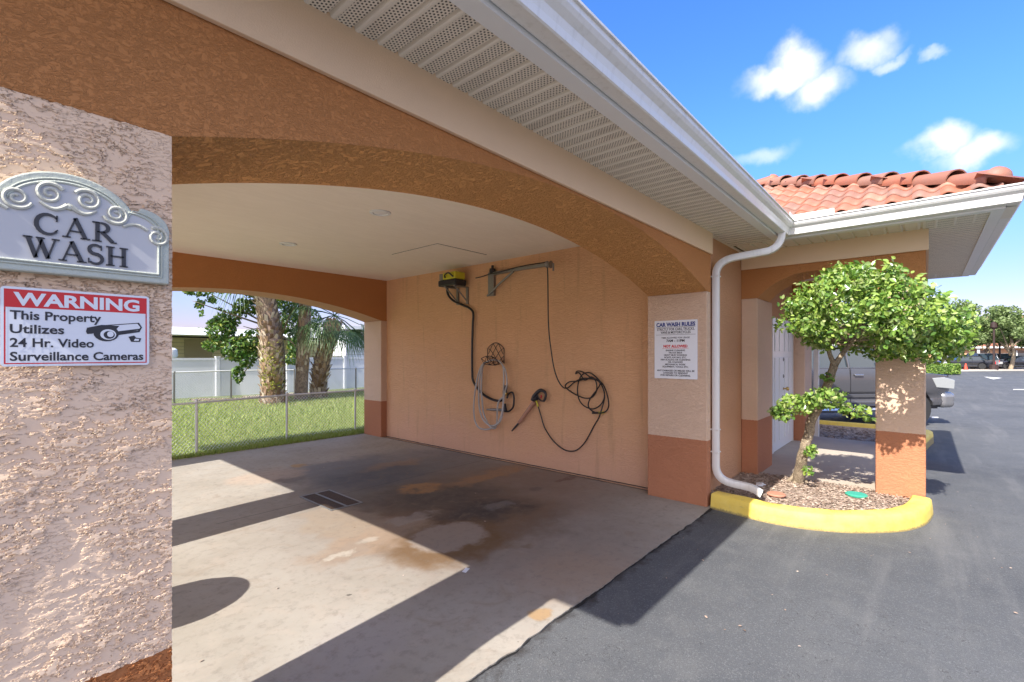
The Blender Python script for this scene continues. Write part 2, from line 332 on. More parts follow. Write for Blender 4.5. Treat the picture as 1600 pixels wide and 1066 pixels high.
def leaf_mat(name, cols, rough=0.45, trans=0.25):
    m, h = newmat(name); gi = h.n('ShaderNodeNewGeometry')
    cr = h.n('ShaderNodeValToRGB'); h.l(gi.outputs['Random Per Island'], cr.inputs[0]); e = cr.color_ramp.elements
    e[0].color = (*cols[0], 1); e[1].color = (*cols[-1], 1)
    for i, c in enumerate(cols[1:-1]): q = e.new((i + 1) / (len(cols) - 1)); q.color = (*c, 1)
    h.l(cr.outputs[0], h.b.inputs['Base Color']); h.b.inputs['Roughness'].default_value = rough; h.b.inputs['Specular IOR Level'].default_value = 0.5
    if trans:
        tr = h.n('ShaderNodeBsdfTranslucent'); h.l(h.mix(1.0, cr.outputs[0], (1.0, 1.25, 0.45), 'MULTIPLY'), tr.inputs[0])
        ms = h.n('ShaderNodeMixShader'); ms.inputs[0].default_value = trans
        h.l(h.b.outputs[0], ms.inputs[1]); h.l(tr.outputs[0], ms.inputs[2]); h.l(ms.outputs[0], h.out.inputs[0])
    return m
M_LEAF = leaf_mat('glossy hedge leaves', [(0.06, 0.13, 0.025), (0.13, 0.25, 0.045), (0.24, 0.37, 0.07), (0.36, 0.47, 0.10), (0.12, 0.22, 0.05), (0.46, 0.50, 0.22)], 0.28)
M_LEAFD = leaf_mat('dark ficus leaves', [(0.03, 0.09, 0.02), (0.07, 0.16, 0.03), (0.15, 0.25, 0.05), (0.05, 0.11, 0.03), (0.36, 0.38, 0.08)], 0.35)
M_LEAFO = leaf_mat('oak leaves', [(0.10, 0.15, 0.05), (0.17, 0.24, 0.08), (0.26, 0.32, 0.14)], 0.6)
M_GRASS = leaf_mat('grass blades', [(0.20, 0.27, 0.05), (0.30, 0.38, 0.09), (0.40, 0.44, 0.15), (0.25, 0.33, 0.07), (0.50, 0.46, 0.24)], 0.6)
M_FROND = leaf_mat('palm fronds', [(0.04, 0.09, 0.03), (0.08, 0.15, 0.05), (0.13, 0.19, 0.07)], 0.5)
M_LITTER = leaf_mat('dry leaf litter', [(0.15, 0.10, 0.07), (0.34, 0.25, 0.19), (0.52, 0.42, 0.34), (0.24, 0.15, 0.11)], 0.9, 0)
M_BARK = soil_mat('pale mossy bark', (0.20, 0.15, 0.10), (0.40, 0.32, 0.22), 30)
M_PALM = soil_mat('palm bark', (0.16, 0.11, 0.08), (0.38, 0.28, 0.20), 18)
M_BOOT = leaf_mat('palm boots', [(0.16, 0.09, 0.05), (0.42, 0.28, 0.17), (0.66, 0.56, 0.43), (0.28, 0.17, 0.10)], 0.9, 0)
M_MOSS = leaf_mat('yellow green moss fern', [(0.25, 0.27, 0.04), (0.38, 0.36, 0.06), (0.15, 0.2, 0.04)], 0.8)
M_BLK = plain('black rubber', (0.016, 0.014, 0.014), 0.42, var=0.1)
M_BLKP = plain('black plastic', (0.02, 0.02, 0.024), 0.35)
M_DKIRON = plain('brown wrought iron', (0.04, 0.022, 0.018), 0.5)
M_HOSE = plain('pale grey vinyl hose', (0.42, 0.40, 0.38), 0.35, var=0.1)
M_YPL = plain('yellow plastic', (0.55, 0.50, 0.03), 0.3)
M_GREYM = plain('galvanised steel', (0.27, 0.26, 0.24), 0.45, 0.6, var=0.15)
M_GALV = plain('galvanised fence wire', (0.72, 0.73, 0.73), 0.5, 0.0)
M_TANP = plain('tan lance sleeve', (0.42, 0.22, 0.15), 0.5)
M_SIGNW = plain('white sign enamel', (0.74, 0.76, 0.80), 0.25, var=0.02)
M_RED = plain('red ink', (0.62, 0.012, 0.02), 0.3); M_INK = plain('black ink', (0.018, 0.020, 0.03), 0.35, var=0.02)
M_NAVY = plain('navy ink', (0.02, 0.04, 0.22), 0.35, var=0.02)
M_PLAQ = plain('grey green cast plaque', (0.50, 0.53, 0.46), 0.85, var=0.10, vs=22, bmp=0.6, bs=140)
M_PLAQF = plain('pale blue grey plaque field', (0.53, 0.53, 0.54), 0.8, var=0.05, vs=12)
M_SCROLL = plain('off white carved scroll', (0.56, 0.56, 0.48), 0.85, var=0.10, vs=40, bmp=0.5, bs=120)
M_DOOR = plain('white door paint', (0.76, 0.77, 0.76), 0.3, var=0.02)
M_BRASS = plain('brass', (0.60, 0.40, 0.13), 0.25, 1.0)
M_VINYL = plain('white vinyl', (0.70, 0.72, 0.76), 0.3, var=0.03, vs=3)
M_PAINT = plain('road paint', (0.70, 0.68, 0.64), 0.7, var=0.15, vs=20)
M_HOUSEY = plain('pale yellow siding', (0.60, 0.52, 0.30), 0.6)
M_GLASS = plain('dark window glass', (0.03, 0.045, 0.06), 0.06, var=0.02, spec=0.8)
M_CARPORT = plain('siding with shade painted in', (0.34, 0.28, 0.17), 0.8)  # house siding darkened: the carport's shade is put into the colour
M_SIDLINE = plain('dark grey siding line', (0.20, 0.18, 0.16), 0.8)  # dark grey for the lines between siding boards
M_TRUCK = plain('metallic grey car paint', (0.10, 0.098, 0.106), 0.22, 0.4, var=0.02, coat=1.0)
M_CHROME = plain('chrome', (0.70, 0.70, 0.72), 0.12, 1.0, var=0.01)
M_LAMP = plain('clear headlamp', (0.42, 0.43, 0.42), 0.1, 0.2, spec=0.9, coat=1.0)
M_TYRE = plain('tyre rubber', (0.02, 0.02, 0.021), 0.75)
M_CARB = plain('black car paint', (0.012, 0.014, 0.02), 0.15, coat=1.0, var=0.02)
M_CARW = plain('white car paint', (0.6, 0.61, 0.62), 0.2, coat=1.0, var=0.02)
M_CARS = plain('silver car paint', (0.26, 0.26, 0.27), 0.25, 0.6, coat=1.0, var=0.02)
M_TEAL = plain('green plastic lid', (0.05, 0.36, 0.24), 0.45)
M_PAVER = plain('terracotta paver', (0.42, 0.20, 0.13), 0.8, var=0.15)
M_HEDGE = M_LEAF
M_LIT = plain('frosted lamp lens', (0.80, 0.80, 0.78), 0.3)
M_DARK = plain('dark pit', (0.012, 0.011, 0.010), 0.9)
M_GRATE = plain('rusty iron grate', (0.10, 0.065, 0.045), 0.6, 0.3, var=0.3, vs=40)
M_KERB = plain('concrete kerb', (0.50, 0.46, 0.40), 0.8, var=0.1)
M_CONEO = plain('orange red plastic', (0.75, 0.07, 0.03), 0.4)

# ------------------------------------------------------------------ mesh helpers
class MB:
    def __init__(s): s.v = []; s.f = []; s.m = []; s.mi = 0
    def add(s, vs, fs):
        o = len(s.v); s.v += [tuple(v) for v in vs]; s.f += [tuple(i + o for i in f) for f in fs]; s.m += [s.mi] * len(fs)
    def box(s, x0, x1, y0, y1, z0, z1):
        s.add([(x0, y0, z0), (x1, y0, z0), (x1, y1, z0), (x0, y1, z0), (x0, y0, z1), (x1, y0, z1), (x1, y1, z1), (x0, y1, z1)],
              [(0, 3, 2, 1), (4, 5, 6, 7), (0, 1, 5, 4), (1, 2, 6, 5), (2, 3, 7, 6), (3, 0, 4, 7)])
        return s
    def obox(s, c, ax, ay, az):
        c, ax, ay, az = map(Vector, (c, ax, ay, az)); vs = []
        for k in (-1, 1):
            for i, j in ((-1, -1), (1, -1), (1, 1), (-1, 1)): vs.append(c + ax * i + ay * j + az * k)
        s.add(vs, [(0, 3, 2, 1), (4, 5, 6, 7), (0, 1, 5, 4), (1, 2, 6, 5), (2, 3, 7, 6), (3, 0, 4, 7)]); return s
    def prism(s, poly, z0, z1):
        n = len(poly); s.add([(x, y, z0) for x, y in poly] + [(x, y, z1) for x, y in poly],
              [tuple(range(n - 1, -1, -1)), tuple(range(n, 2 * n))] + [(i, (i + 1) % n, n + (i + 1) % n, n + i) for i in range(n)]); return s
    def plate(s, poly, O, U, V, d):
        """2-D polygon placed at O with axes U, V and extruded by vector d"""
        O, U, V, d = map(Vector, (O, U, V, d)); n = len(poly)
        a = [O + U * x + V * y for x, y in poly]
        s.add(a + [q + d for q in a], [tuple(range(n)), tuple(range(2 * n - 1, n - 1, -1))] + [(i, n + i, n + (i + 1) % n, (i + 1) % n) for i in range(n)]); return s
    def tube(s, pts, r, n=8, cap=True):
        pts = [Vector(p) for p in pts]; m = len(pts)
        rs = r if isinstance(r, (list, tuple)) else [r] * m
        T = [(pts[min(i + 1, m - 1)] - pts[max(i - 1, 0)]).normalized() for i in range(m)]
        ref = Vector((0, 0, 1)) if abs(T[0].z) < .9 else Vector((1, 0, 0))
        N = T[0].cross(ref).normalized(); vs = []
        for i in range(m):
            N = (N - T[i] * N.dot(T[i])).normalized(); B = T[i].cross(N)
            for k in range(n): a = 2 * math.pi * k / n; vs.append(pts[i] + (N * math.cos(a) + B * math.sin(a)) * rs[i])
        fs = [(i * n + k, i * n + (k + 1) % n, (i + 1) * n + (k + 1) % n, (i + 1) * n + k) for i in range(m - 1) for k in range(n)]
        if cap: fs += [tuple(range(n - 1, -1, -1)), tuple((m - 1) * n + k for k in range(n))]
        s.add(vs, fs); return s
    def lathe(s, prof, c=(0, 0, 0), axis=(0, 0, 1), n=24):
        c = Vector(c); ax = Vector(axis).normalized(); A = ax.orthogonal().normalized(); B = ax.cross(A); vs = []
        for r, z in prof:
            for k in range(n): a = 2 * math.pi * k / n; vs.append(c + ax * z + (A * math.cos(a) + B * math.sin(a)) * r)
        m = len(prof)
        fs = [(i * n + k, i * n + (k + 1) % n, (i + 1) * n + (k + 1) % n, (i + 1) * n + k) for i in range(m - 1) for k in range(n)]
        if prof[0][0] > 0: fs.append(tuple(range(n - 1, -1, -1)))
        if prof[-1][0] > 0: fs.append(tuple((m - 1) * n + k for k in range(n)))
        s.add(vs, fs); return s
    def arrays(s, V, F):
        o = len(s.v); s.v += [tuple(x) for x in V.tolist()]; s.f += [tuple(x) for x in (F + o).tolist()]; s.m += [s.mi] * len(F)
    def build(s, name, mat, parent=None, smooth=False, bevel=0, seg=2):
        me = bpy.data.meshes.new(name); me.from_pydata(s.v, [], s.f)
        for m in (mat if isinstance(mat, (list, tuple)) else [mat]): me.materials.append(m)
        if max(s.m, default=0): me.polygons.foreach_set('material_index', s.m)
        o = bpy.data.objects.new(name, me); COL.objects.link(o)
        if smooth:
            me.polygons.foreach_set('use_smooth', [True] * len(me.polygons))
            if smooth != 'all':
                me.set_sharp_from_angle(angle=R(smooth if smooth is not True else 35))
        if bevel:
            b = o.modifiers.new('bevel', 'BEVEL'); b.width = bevel; b.segments = seg; b.limit_method = 'ANGLE'; b.angle_limit = R(40)
        if parent is not None:
            o.parent = parent
            if parent.type == 'EMPTY': o.matrix_parent_inverse = Matrix.Translation(-parent.location)
        return o
def thing(name, label, cat, loc=(0, 0, 0), group=None):
    o = bpy.data.objects.new(name, None); COL.objects.link(o); o.location = loc; o.empty_display_size = .1
    o['label'] = label; o['category'] = cat
    if group: o['group'] = group
    return o
def tag(o, label=None, cat=None, group=None, kind=None):
    """top-level mesh: its origin is moved to its base"""
    me = o.data; n = len(me.vertices); a = np.empty(n * 3, 'f'); me.vertices.foreach_get('co', a); a = a.reshape(-1, 3)
    if o.location.length == 0:
        c = np.array([(a[:, 0].min() + a[:, 0].max()) / 2, (a[:, 1].min() + a[:, 1].max()) / 2, a[:, 2].min()])
        me.vertices.foreach_set('co', (a - c).astype('f').ravel()); me.update(); o.location = c
    if label: o['label'] = label
    if cat: o['category'] = cat
    if group: o['group'] = group
    if kind: o['kind'] = kind
    return o
def struct(name, mb, mat, **k):
    o = mb.build(name, mat, **k); o['kind'] = 'structure'; return o
def recalc(o):
    bm = bmesh.new(); bm.from_mesh(o.data); bmesh.ops.recalc_face_normals(bm, faces=bm.faces); bm.to_mesh(o.data); bm.free()
def copy_tree(o, parent=None):
    c = o.copy(); COL.objects.link(c); c.parent = parent
    for ch in list(o.children): copy_tree(ch, c)
    return c
def text_mesh(s, size, O, U, V, N, width=None, align='LEFT', bold=0.0, depth=0.0006, space=1.0):
    cu = bpy.data.curves.new('t', 'FONT'); cu.body = s; cu.size = size; cu.align_x = align; cu.offset = bold * size; cu.resolution_u = 3; cu.space_character = space
    o = bpy.data.objects.new('t', cu); COL.objects.link(o); me = bpy.data.meshes.new_from_object(o)
    bpy.data.objects.remove(o); n = len(me.vertices); a = np.empty(n * 3); me.vertices.foreach_get('co', a); a = a.reshape(-1, 3)
    fs = [tuple(p.vertices) for p in me.polygons]; bpy.data.meshes.remove(me); bpy.data.curves.remove(cu)
    w = a[:, 0].max() - a[:, 0].min(); k = width / w if width else 1.0
    if align == 'LEFT': a[:, 0] -= a[:, 0].min()
    else: a[:, 0] -= (a[:, 0].min() + a[:, 0].max()) / 2
    O, U, V, N = map(Vector, (O, U, V, N))
    return [O + U * (x * k) + V * y + N * depth for x, y, _ in a], fs

# ------------------------------------------------------------------ ground
def gz(x): t = min(1, max(0, (x - 6.3) / 5)); return -0.10 * t * t * (3 - 2 * t)
mb = MB(); xs = [-60, -20, -8, -3, 0, 2, 4, 5.2, 6.3, 7, 7.6, 8.2, 8.8, 9.4, 10, 10.6, 11.3, 14, 20, 40, 80, 160, 500]; ys = [-400, -100, -40, -15, -6, -3, -1, 0.5, 1.69]
V = [(x, y, gz(x) - .004) for y in ys for x in xs]; n = len(xs)
mb.add(V, [(j * n + i, j * n + i + 1, (j + 1) * n + i + 1, (j + 1) * n + i) for j in range(len(ys) - 1) for i in range(n - 1)])
mb.add([(5.2, 1.69, -.02), (500, 1.69, -.104), (500, 400, -.104), (5.2, 400, -.104)], [(0, 1, 2, 3)]); mb.v[-4] = (5.2, 1.69, -.104)
struct('asphalt', mb, M_ASPH, smooth='all')
mb = MB(); mb.add([(-500, -500, -.45), (600, -500, -.45), (600, 600, -.45), (-500, 600, -.45)], [(0, 1, 2, 3)])
struct('ground', mb, M_LAWN)
# slab of the wash bay: ragged front edge
mb = MB(); fe = []
for i in range(0, 401):
    x = -0.9 + i * 6.1 / 400; fe.append((x, 1.680 + 0.022 * noise.noise(Vector((x * 2.3, 0, 0))) + 0.014 * noise.noise(Vector((x * 9, 5, 0))) + .006 * noise.noise(Vector((x * 30, 5, 0)))))
top = [(x, y, 0.004) for x, y in fe]; lowv = [(x, y, -.12) for x, y in fe]; back = [(x, 8.62 + .02 * noise.noise(Vector((x * 4, 3, 0))), 0.004) for x, y in fe]
nn = len(fe); mb.add(top + lowv + back, [(nn + i, nn + i + 1, i + 1, i) for i in range(nn - 1)] + [(i, i + 1, 2 * nn + i + 1, 2 * nn + i) for i in range(nn - 1)])
struct('concrete_slab', mb, M_CONC)
mb = MB(); V = []
for i, (x, y) in enumerate(fe):
    wd = max(.002, .010 + .028 * noise.noise(Vector((x * 2.1, 9, 0))) + .014 * noise.noise(Vector((x * 12, 7, 0)))); V += [(x, y - .004, 0.0005), (x, y - .004 - wd, 0.0005)]
mb.add(V, [(2 * i, 2 * i + 1, 2 * i + 3, 2 * i + 2) for i in range(len(fe) - 1)]); struct('crack', mb, M_DARK)
# dark open seam between slab and wall
mb = MB(); 
for i in range(60):
    y0 = 2.3 + i * .094; w = .012 + .016 * abs(noise.noise(Vector((y0 * 3, 1, 0)))); mb.box(5.30 - w, 5.305, y0, y0 + .094, 0.003, .009)
struct('wall_joint', mb, M_DARK)
# lawn surface, gently rising to the back fences
def lz(x, y):
    return -0.02 + 0.16 * min(1, max(0, (y - 9.5) / 6)) + .03 * noise.noise(Vector((x * .5, y * .5, 0)))
mb = MB(); nx, ny = 60, 40
V = [(-14 + 50 * i / nx, 8.6 + 26 * j / ny, lz(-14 + 50 * i / nx, 8.6 + 26 * j / ny)) for j in range(ny + 1) for i in range(nx + 1)]
mb.add(V, [(j * (nx + 1) + i, j * (nx + 1) + i + 1, (j + 1) * (nx + 1) + i + 1, (j + 1) * (nx + 1) + i) for j in range(ny) for i in range(nx)])
struct('lawn', mb, M_LAWN, smooth='all')
# left side yard
mb = MB(); mb.add([(-60, 1.6, -.008), (-.9, 1.6, -.008), (-.9, 8.62, -.008), (-60, 8.62, -.008)], [(0, 1, 2, 3)])
struct('side_pavement', mb, M_WALK)
def blades(n, xr, yr, hmin, hmax, w, zf, cond=None):
    x = rng.uniform(*xr, n); y = rng.uniform(*yr, n)
    if cond is not None: k = cond(x, y); x = x[k]; y = y[k]
    n = len(x); z = np.array([zf(a, b) for a, b in zip(x, y)])
    th = rng.uniform(0, 2 * np.pi, n); h = rng.uniform(hmin, hmax, n); lean = rng.uniform(.1, .8, n) * h; la = rng.uniform(0, 2 * np.pi, n)
    V = np.empty((n, 3, 3)); dx = np.cos(th) * w; dy = np.sin(th) * w
    V[:, 0] = np.stack([x - dx, y - dy, z], 1); V[:, 1] = np.stack([x + dx, y + dy, z], 1)
    V[:, 2] = np.stack([x + np.cos(la) * lean, y + np.sin(la) * lean, z + h], 1)
    return V.reshape(-1, 3), np.arange(3 * n).reshape(-1, 3)
mb = MB()
inview = lambda x, y: (x > .21 * y - .3) & (x < .78 * y + .5)
mb.arrays(*blades(60000, (1.2, 8.5), (8.6, 11.5), .03, .10, .006, lz, inview))
mb.arrays(*blades(60000, (2, 14), (11.5, 16.2), .04, .13, .011, lz, inview))
mb.arrays(*blades(5000, (1.2, 5.4), (8.52, 8.75), .03, .09, .006, lambda x, y: 0.0))
mb.build('grass', M_GRASS)['kind'] = 'stuff'
mb = MB()
mb.arrays(*blades(26000, (4.5, 13), (13.6, 17.6), .01, .05, .035, lz, lambda x, y: inview(x, y) & (np.sin(x * 3.1) + np.sin(y * 5 + x) > -.6)))
mb.build('leaf_litter', M_LITTER)['kind'] = 'stuff'

# ------------------------------------------------------------------ the car wash building
B = thing('car_wash_building', 'tan and brown stucco car wash building with arched bay, white gutters and red tile roof', 'building', (2.6, 5.0, 0))
Yp, Yb, Xj, Xw, ZS, ZB, ZT = 1.72, 7.90, 5.05, 5.30, 2.262, 2.66, 3.05
# near pier: front skin as a dense sheet so that the troweled ridges are real
mb = MB(); st = 0.0028; x0, x1 = -.08, .395; nx = int((x1 - x0) / st); z0, z1 = 0.0, 2.262; nz = int((z1 - z0) / st)
xs = np.linspace(x0, x1, nx + 1); zs = np.linspace(z0, z1, nz + 1)
X, Z = np.meshgrid(xs, zs); Vv = np.stack([X.ravel(), np.full(X.size, Yp), Z.ravel()], 1)
idx = np.arange(X.size).reshape(nz + 1, nx + 1)
F = np.stack([idx[:-1, :-1].ravel(), idx[:-1, 1:].ravel(), idx[1:, 1:].ravel(), idx[1:, :-1].ravel()], 1); mb.arrays(Vv, F)
pf = mb.build('pier', M_PIERF, B, smooth='all'); pf['label'] = 'heavily troweled cream front pier carrying the car wash signs'
mb = MB(); mb.box(-.077, .391, Yp + .012, 2.40, 0, 2.262); mb.build('backing', M_PIER, pf)
mb = MB().prism([(Xj, Yp), (5.16, Yp), (5.16, 1.80), (5.34, 1.80), (5.34, 2.38), (Xj, 2.38)], 0, ZS); mb.build('pier', M_PIER, B, bevel=.008)
for (a, b, c, d, zt) in [(-.08, .395, 4.65, 5.34, 2.31), (-.08, .395, Yb, 8.5, ZS), (5.17, 5.34, Yb, 8.5, 2.25)]:
    MB().box(a, b, c, d, 0, zt).build('pier', M_PIER, B, bevel=.01)
def arch(name, xa, xb, sa, sb, spring, rise, ztop, d0, d1, axis, mats, parent=B):
    """beam with a segmental arch: runs along axis from xa to xb, the opening from sa to sb, thickness d0..d1"""
    mb = MB(); N = 56; c = (sa + sb) / 2; hw = (sb - sa) / 2; rad = (hw * hw + rise * rise) / (2 * rise)
    ss = [xa] + [sa + (sb - sa) * i / N for i in range(N + 1)] + [xb]
    def zc(s):
        if s <= sa or s >= sb: return spring
        return spring + rise - rad + math.sqrt(max(0, rad * rad - (s - c) ** 2))
    def P(s, d, z): return (s, d, z) if axis == 'x' else (d, s, z)
    n = len(ss)
    for d in (d0, d1):
        mb.mi = 0; V = [P(s, d, zc(s)) for s in ss] + [P(s, d, ztop) for s in ss]
        mb.add(V, [(i, i + 1, n + i + 1, n + i) for i in range(n - 1)])
    mb.mi = 1; V = [P(s, d0, zc(s)) for s in ss] + [P(s, d1, zc(s)) for s in ss]; mb.add(V, [(i, i + 1, n + i + 1, n + i) for i in range(n - 1)])
    mb.mi = 0; mb.add([P(xa, d0, ztop), P(xb, d0, ztop), P(xb, d1, ztop), P(xa, d1, ztop)], [(0, 1, 2, 3)])
    for s in (xa, xb): mb.add([P(s, d0, spring), P(s, d1, spring), P(s, d1, ztop), P(s, d0, ztop)], [(0, 1, 2, 3)])
    o = mb.build(name, mats, parent); recalc(o); return o
arch('arch_beam', -.08, 5.16, .395, Xj, ZS, .385, ZT, Yp, 2.37, 'x', [M_BROWN, M_SOFBR])
arch('arch_beam', -.08, 5.34, .395, 5.17, 2.25, .34, ZT, Yb, 8.5, 'x', [M_BROWN, M_FARSOF])
MB().box(-.08, .30, 2.376, Yb - .004, 2.312, ZT).build('side_beam', M_BAND, B)
MB().box(.30, 5.30, 2.3705, 2.374, 2.66, 3.034).build('bounce_facing', M_BAND, B)  # unseen cream sheet on the beam's back, added to brighten the ceiling
mb = MB(); mb.box(Xw, 5.5, 1.962, 8.5, -.02, 3.12); wi = mb.build('wall', M_WALL, B); wi['label'] = 'long tan inside wall where the wash hoses hang'
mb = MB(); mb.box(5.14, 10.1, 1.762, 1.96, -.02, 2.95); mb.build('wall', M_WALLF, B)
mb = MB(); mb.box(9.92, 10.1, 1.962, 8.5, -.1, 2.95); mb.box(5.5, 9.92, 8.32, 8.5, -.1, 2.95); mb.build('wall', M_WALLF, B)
MB().box(-.10, 5.155, 1.695, 1.719, ZB, 2.92).build('cream_band', M_BAND, B, bevel=.004)
MB().box(-.105, -.081, 1.72, 8.5, ZB, 2.92).build('cream_band', M_BAND, B)
# ceiling and its fittings
MB().box(-.05, 5.32, 1.9, 8.45, 3.035, 3.09).build('ceiling', M_CEIL, B)
for (u, v) in ((594, 332), (450, 381)):
    t = (3.035 - HC) * FPX / (V0 - v); dx, dy = ray(u); c = (t * dx, t * dy, 3.034)
    l = MB().lathe([(.105, 0), (.105, -.008), (.085, -.014), (.075, -.012), (.072, 0.0)], c, n=32).build('recessed_light', M_WHITE, B, smooth=True)
    MB().lathe([(.0, -.004), (.05, -.006), (.072, -.001)], c, n=32).build('lens', M_LIT, l, smooth=True)
hp = [((3.035 - HC) * FPX / (V0 - v), ray(u)) for u, v in ((694, 384), (760, 398))]
hx, hy = hp[0][0] * hp[0][1][0], hp[0][0] * hp[0][1][1]
mb = MB(); mb.box(3.95, 4.85, 4.75, 5.75, 3.028, 3.034); ht = mb.build('ceiling_hatch', M_CEIL, B)
mb = MB()
for a in ((3.943, 3.95, 4.745, 5.755), (4.85, 4.857, 4.745, 5.755), (3.95, 4.85, 4.743, 4.75), (3.95, 4.85, 5.75, 5.757)): mb.box(*a, 3.032, 3.0347)
mb.build('gap', M_DARK, ht)
# porch wing
Xg = 6.41
def wp(*a): return MB().box(*a).build('pier', M_PIERW, B, bevel=.012)
wp(Xg, 7.15, 1.57, 1.761, -.02, 2.30); o = wp(Xg, 7.0, 0.0, .41, -.12, 2.30); o['label'] = 'free standing corner pier dappled by tree shade'
wp(9.45, 10.1, 1.57, 1.761, -.12, 2.30); wp(9.5, 10.1, 0.0, .41, -.12, 2.30)
arch('arch_beam', .41, 1.76, .412, 1.568, 2.302, .27, 2.95, Xg, 7.0, 'y', [M_BROWN, M_SOFBR])
arch('arch_beam', .41, 1.76, .412, 1.568, 2.302, .27, 2.95, 9.45, 10.1, 'y', [M_BROWN, M_SOFBR])
arch('arch_beam', Xg, 10.1, 7.0, 9.5, 2.302, .30, 2.95, 0.0, .408, 'x', [M_BROWN, M_SOFBR])
MB().box(Xg - .022, Xg - .001, -.022, 1.755, 2.665, 2.91).build('cream_band', M_BAND, B, bevel=.003)
MB().box(Xg, 10.12, -.022, -.001, 2.665, 2.91).build('cream_band', M_BAND, B)
MB().box(7.0, 9.45, .41, 1.76, 2.86, 2.9).build('porch_ceiling', M_CEIL, B)
# double door in the porch
d = MB().box(7.93, 8.0, 1.735, 1.765, .1, 2.16).box(9.34, 9.41, 1.735, 1.765, .1, 2.16).box(8.0, 9.34, 1.735, 1.765, 2.10, 2.16).build('door_frame', M_DOOR, B)
for k, (a, b) in enumerate(((8.002, 8.668), (8.672, 9.338))):
    dd = MB().box(a, b, 1.742, 1.764, .11, 2.10).build('door', M_DOOR, B)
    mb = MB()
    for (z0_, z1_) in ((.25, .75), (.85, 1.55), (1.65, 1.98)):
        for (xa, xb) in ((a + .07, (a + b) / 2 - .03), ((a + b) / 2 + .03, b - .07)):
            mb.box(xa, xb, 1.730, 1.743, z0_, z1_)
    mb.build('panel', M_DOOR, dd, bevel=.008)
    if k == 0:
        MB().lathe([(.0, 0), (.03, .0), (.03, .01), (.012, .02), (.012, .05), (.03, .06), (.032, .08), (.02, .095), (0, .1)], (8.61, 1.744, 1.05), (0, -1, 0), 16).build('door_knob', M_BRASS, dd, smooth=True)
        for z in (1.25, 1.52): MB().lathe([(.0, 0), (.03, .0), (.03, .02), (.0, .03)], (8.61, 1.744, z), (0, -1, 0), 16).build('deadbolt', M_GREYM, dd, smooth=True)
# eaves: closed outline swept with mitred corners; d = distance outwards from the fascia line
PATH = [(-.60, 1.20), (5.89, 1.20), (5.89, -.52), (10.62, -.52), (10.62, 9.02), (-.60, 9.02)]
def sweep(name, prof, mat, closed=False, smooth=True, segs=None, parent=B):
    n = len(PATH); mb = MB(); m = len(prof)
    def off(i, d):
        p0, p1, p2 = Vector(PATH[i - 1]), Vector(PATH[i]), Vector(PATH[(i + 1) % n])
        e0 = (p1 - p0).normalized(); e1 = (p2 - p1).normalized(); n0 = Vector((e0.y, -e0.x)); n1 = Vector((e1.y, -e1.x))
        return p1 + (n0 + n1) / (1 + n0.dot(n1)) * d
    for i in range(n):
        j = (i + 1) % n; V = []
        for (dd_, z) in prof: a = off(i, dd_); b = off(j, dd_); V += [(a.x, a.y, z), (b.x, b.y, z)]
        k = m if closed else m - 1
        mb.add(V, [(2 * q, 2 * q + 1, 2 * ((q + 1) % m) + 1, 2 * ((q + 1) % m)) for q in range(k)])
    return mb.build(name, mat, parent)
sweep('fascia', [(0, 2.872), (0, 3.05), (-.03, 3.05), (-.03, 2.872)], M_WHITE, closed=True)
sweep('soffit_channel', [(-.001, 2.868), (-.085, 2.868), (-.085, 2.881), (-.001, 2.881)], M_WHITE, closed=True)
GP = [(.004, 3.03), (.004, 2.895), (.010, 2.887), (.078, 2.887), (.086, 2.892), (.090, 2.925), (.100, 2.955), (.125, 2.975), (.138, 2.992), (.140, 3.018), (.152, 3.018), (.152, 3.030), (.136, 3.030),
      (.134, 2.996), (.122, 2.980), (.096, 2.960), (.086, 2.928), (.080, 2.897), (.012, 2.897), (.010, 3.03)]
gt = sweep('gutter', GP, M_GUT, closed=True)
MB().box(5.752, 5.757, .70, 1.06, 3.032, 3.085).box(5.60, 5.757, 1.061, 1.066, 3.032, 3.085).build('splash_guard', M_WHITE, gt)
# ribbed soffits
def ribbed(name, a0, a1, b0, b1, axis, z, period, perf):
    """vent panels: ribs run across the eave; a along the eave, b across"""
    mb = MB(); k = int((a1 - a0) / period) + 1; prof = []
    for i in range(k):
        s = a0 + i * period
        prof += [(s, z, 1), (s + period * .62, z, 0), (s + period * .66, z + .013, 0), (s + period * .76, z + .013, 0), (s + period * .80, z, 0), (s + period * .86, z - .003, 0), (s + period * .94, z - .003, 0), (s + period * .98, z, 0)]
    prof = [q for q in prof if q[0] <= a1]; V = []
    for s, zz, _ in prof:
        V += [(s, b0, zz), (s, b1, zz)] if axis == 'x' else [(b0, s, zz), (b1, s, zz)]
    for i in range(len(prof) - 1):
        mb.mi = 1 if (prof[i][2] and perf) else 0
        mb.add([V[2 * i], V[2 * i + 1], V[2 * i + 3], V[2 * i + 2]], [(0, 1, 2, 3)])
    return mb.build(name, [M_SOFF, M_PERF], B)
o = ribbed('soffit', -.62, 5.93, 1.27, 1.72, 'x', 2.88, .102, True); o['label'] = 'perforated vent panels under the front eave'
mb = MB(); mb.box(5.16, 6.41, 1.722, 1.76, 2.8795, 2.89); mb.build('soffit', M_SOFF, B)
ribbed('soffit', -.60, 1.72, 5.93, 6.41, 'y', 2.8815, .135, False)
ribbed('soffit', 5.93, 10.65, -.47, -.0, 'x', 2.8805, .10, True)
ribbed('soffit', -.5, 9.0, 10.1, 10.6, 'y', 2.8825, .2, False)
ribbed('soffit', 1.75, 9.0, -.57, -.08, 'y', 2.8825, .102, True)
ribbed('soffit', -.55, 10.6, 8.5, 9.0, 'x', 2.8835, .2, False)
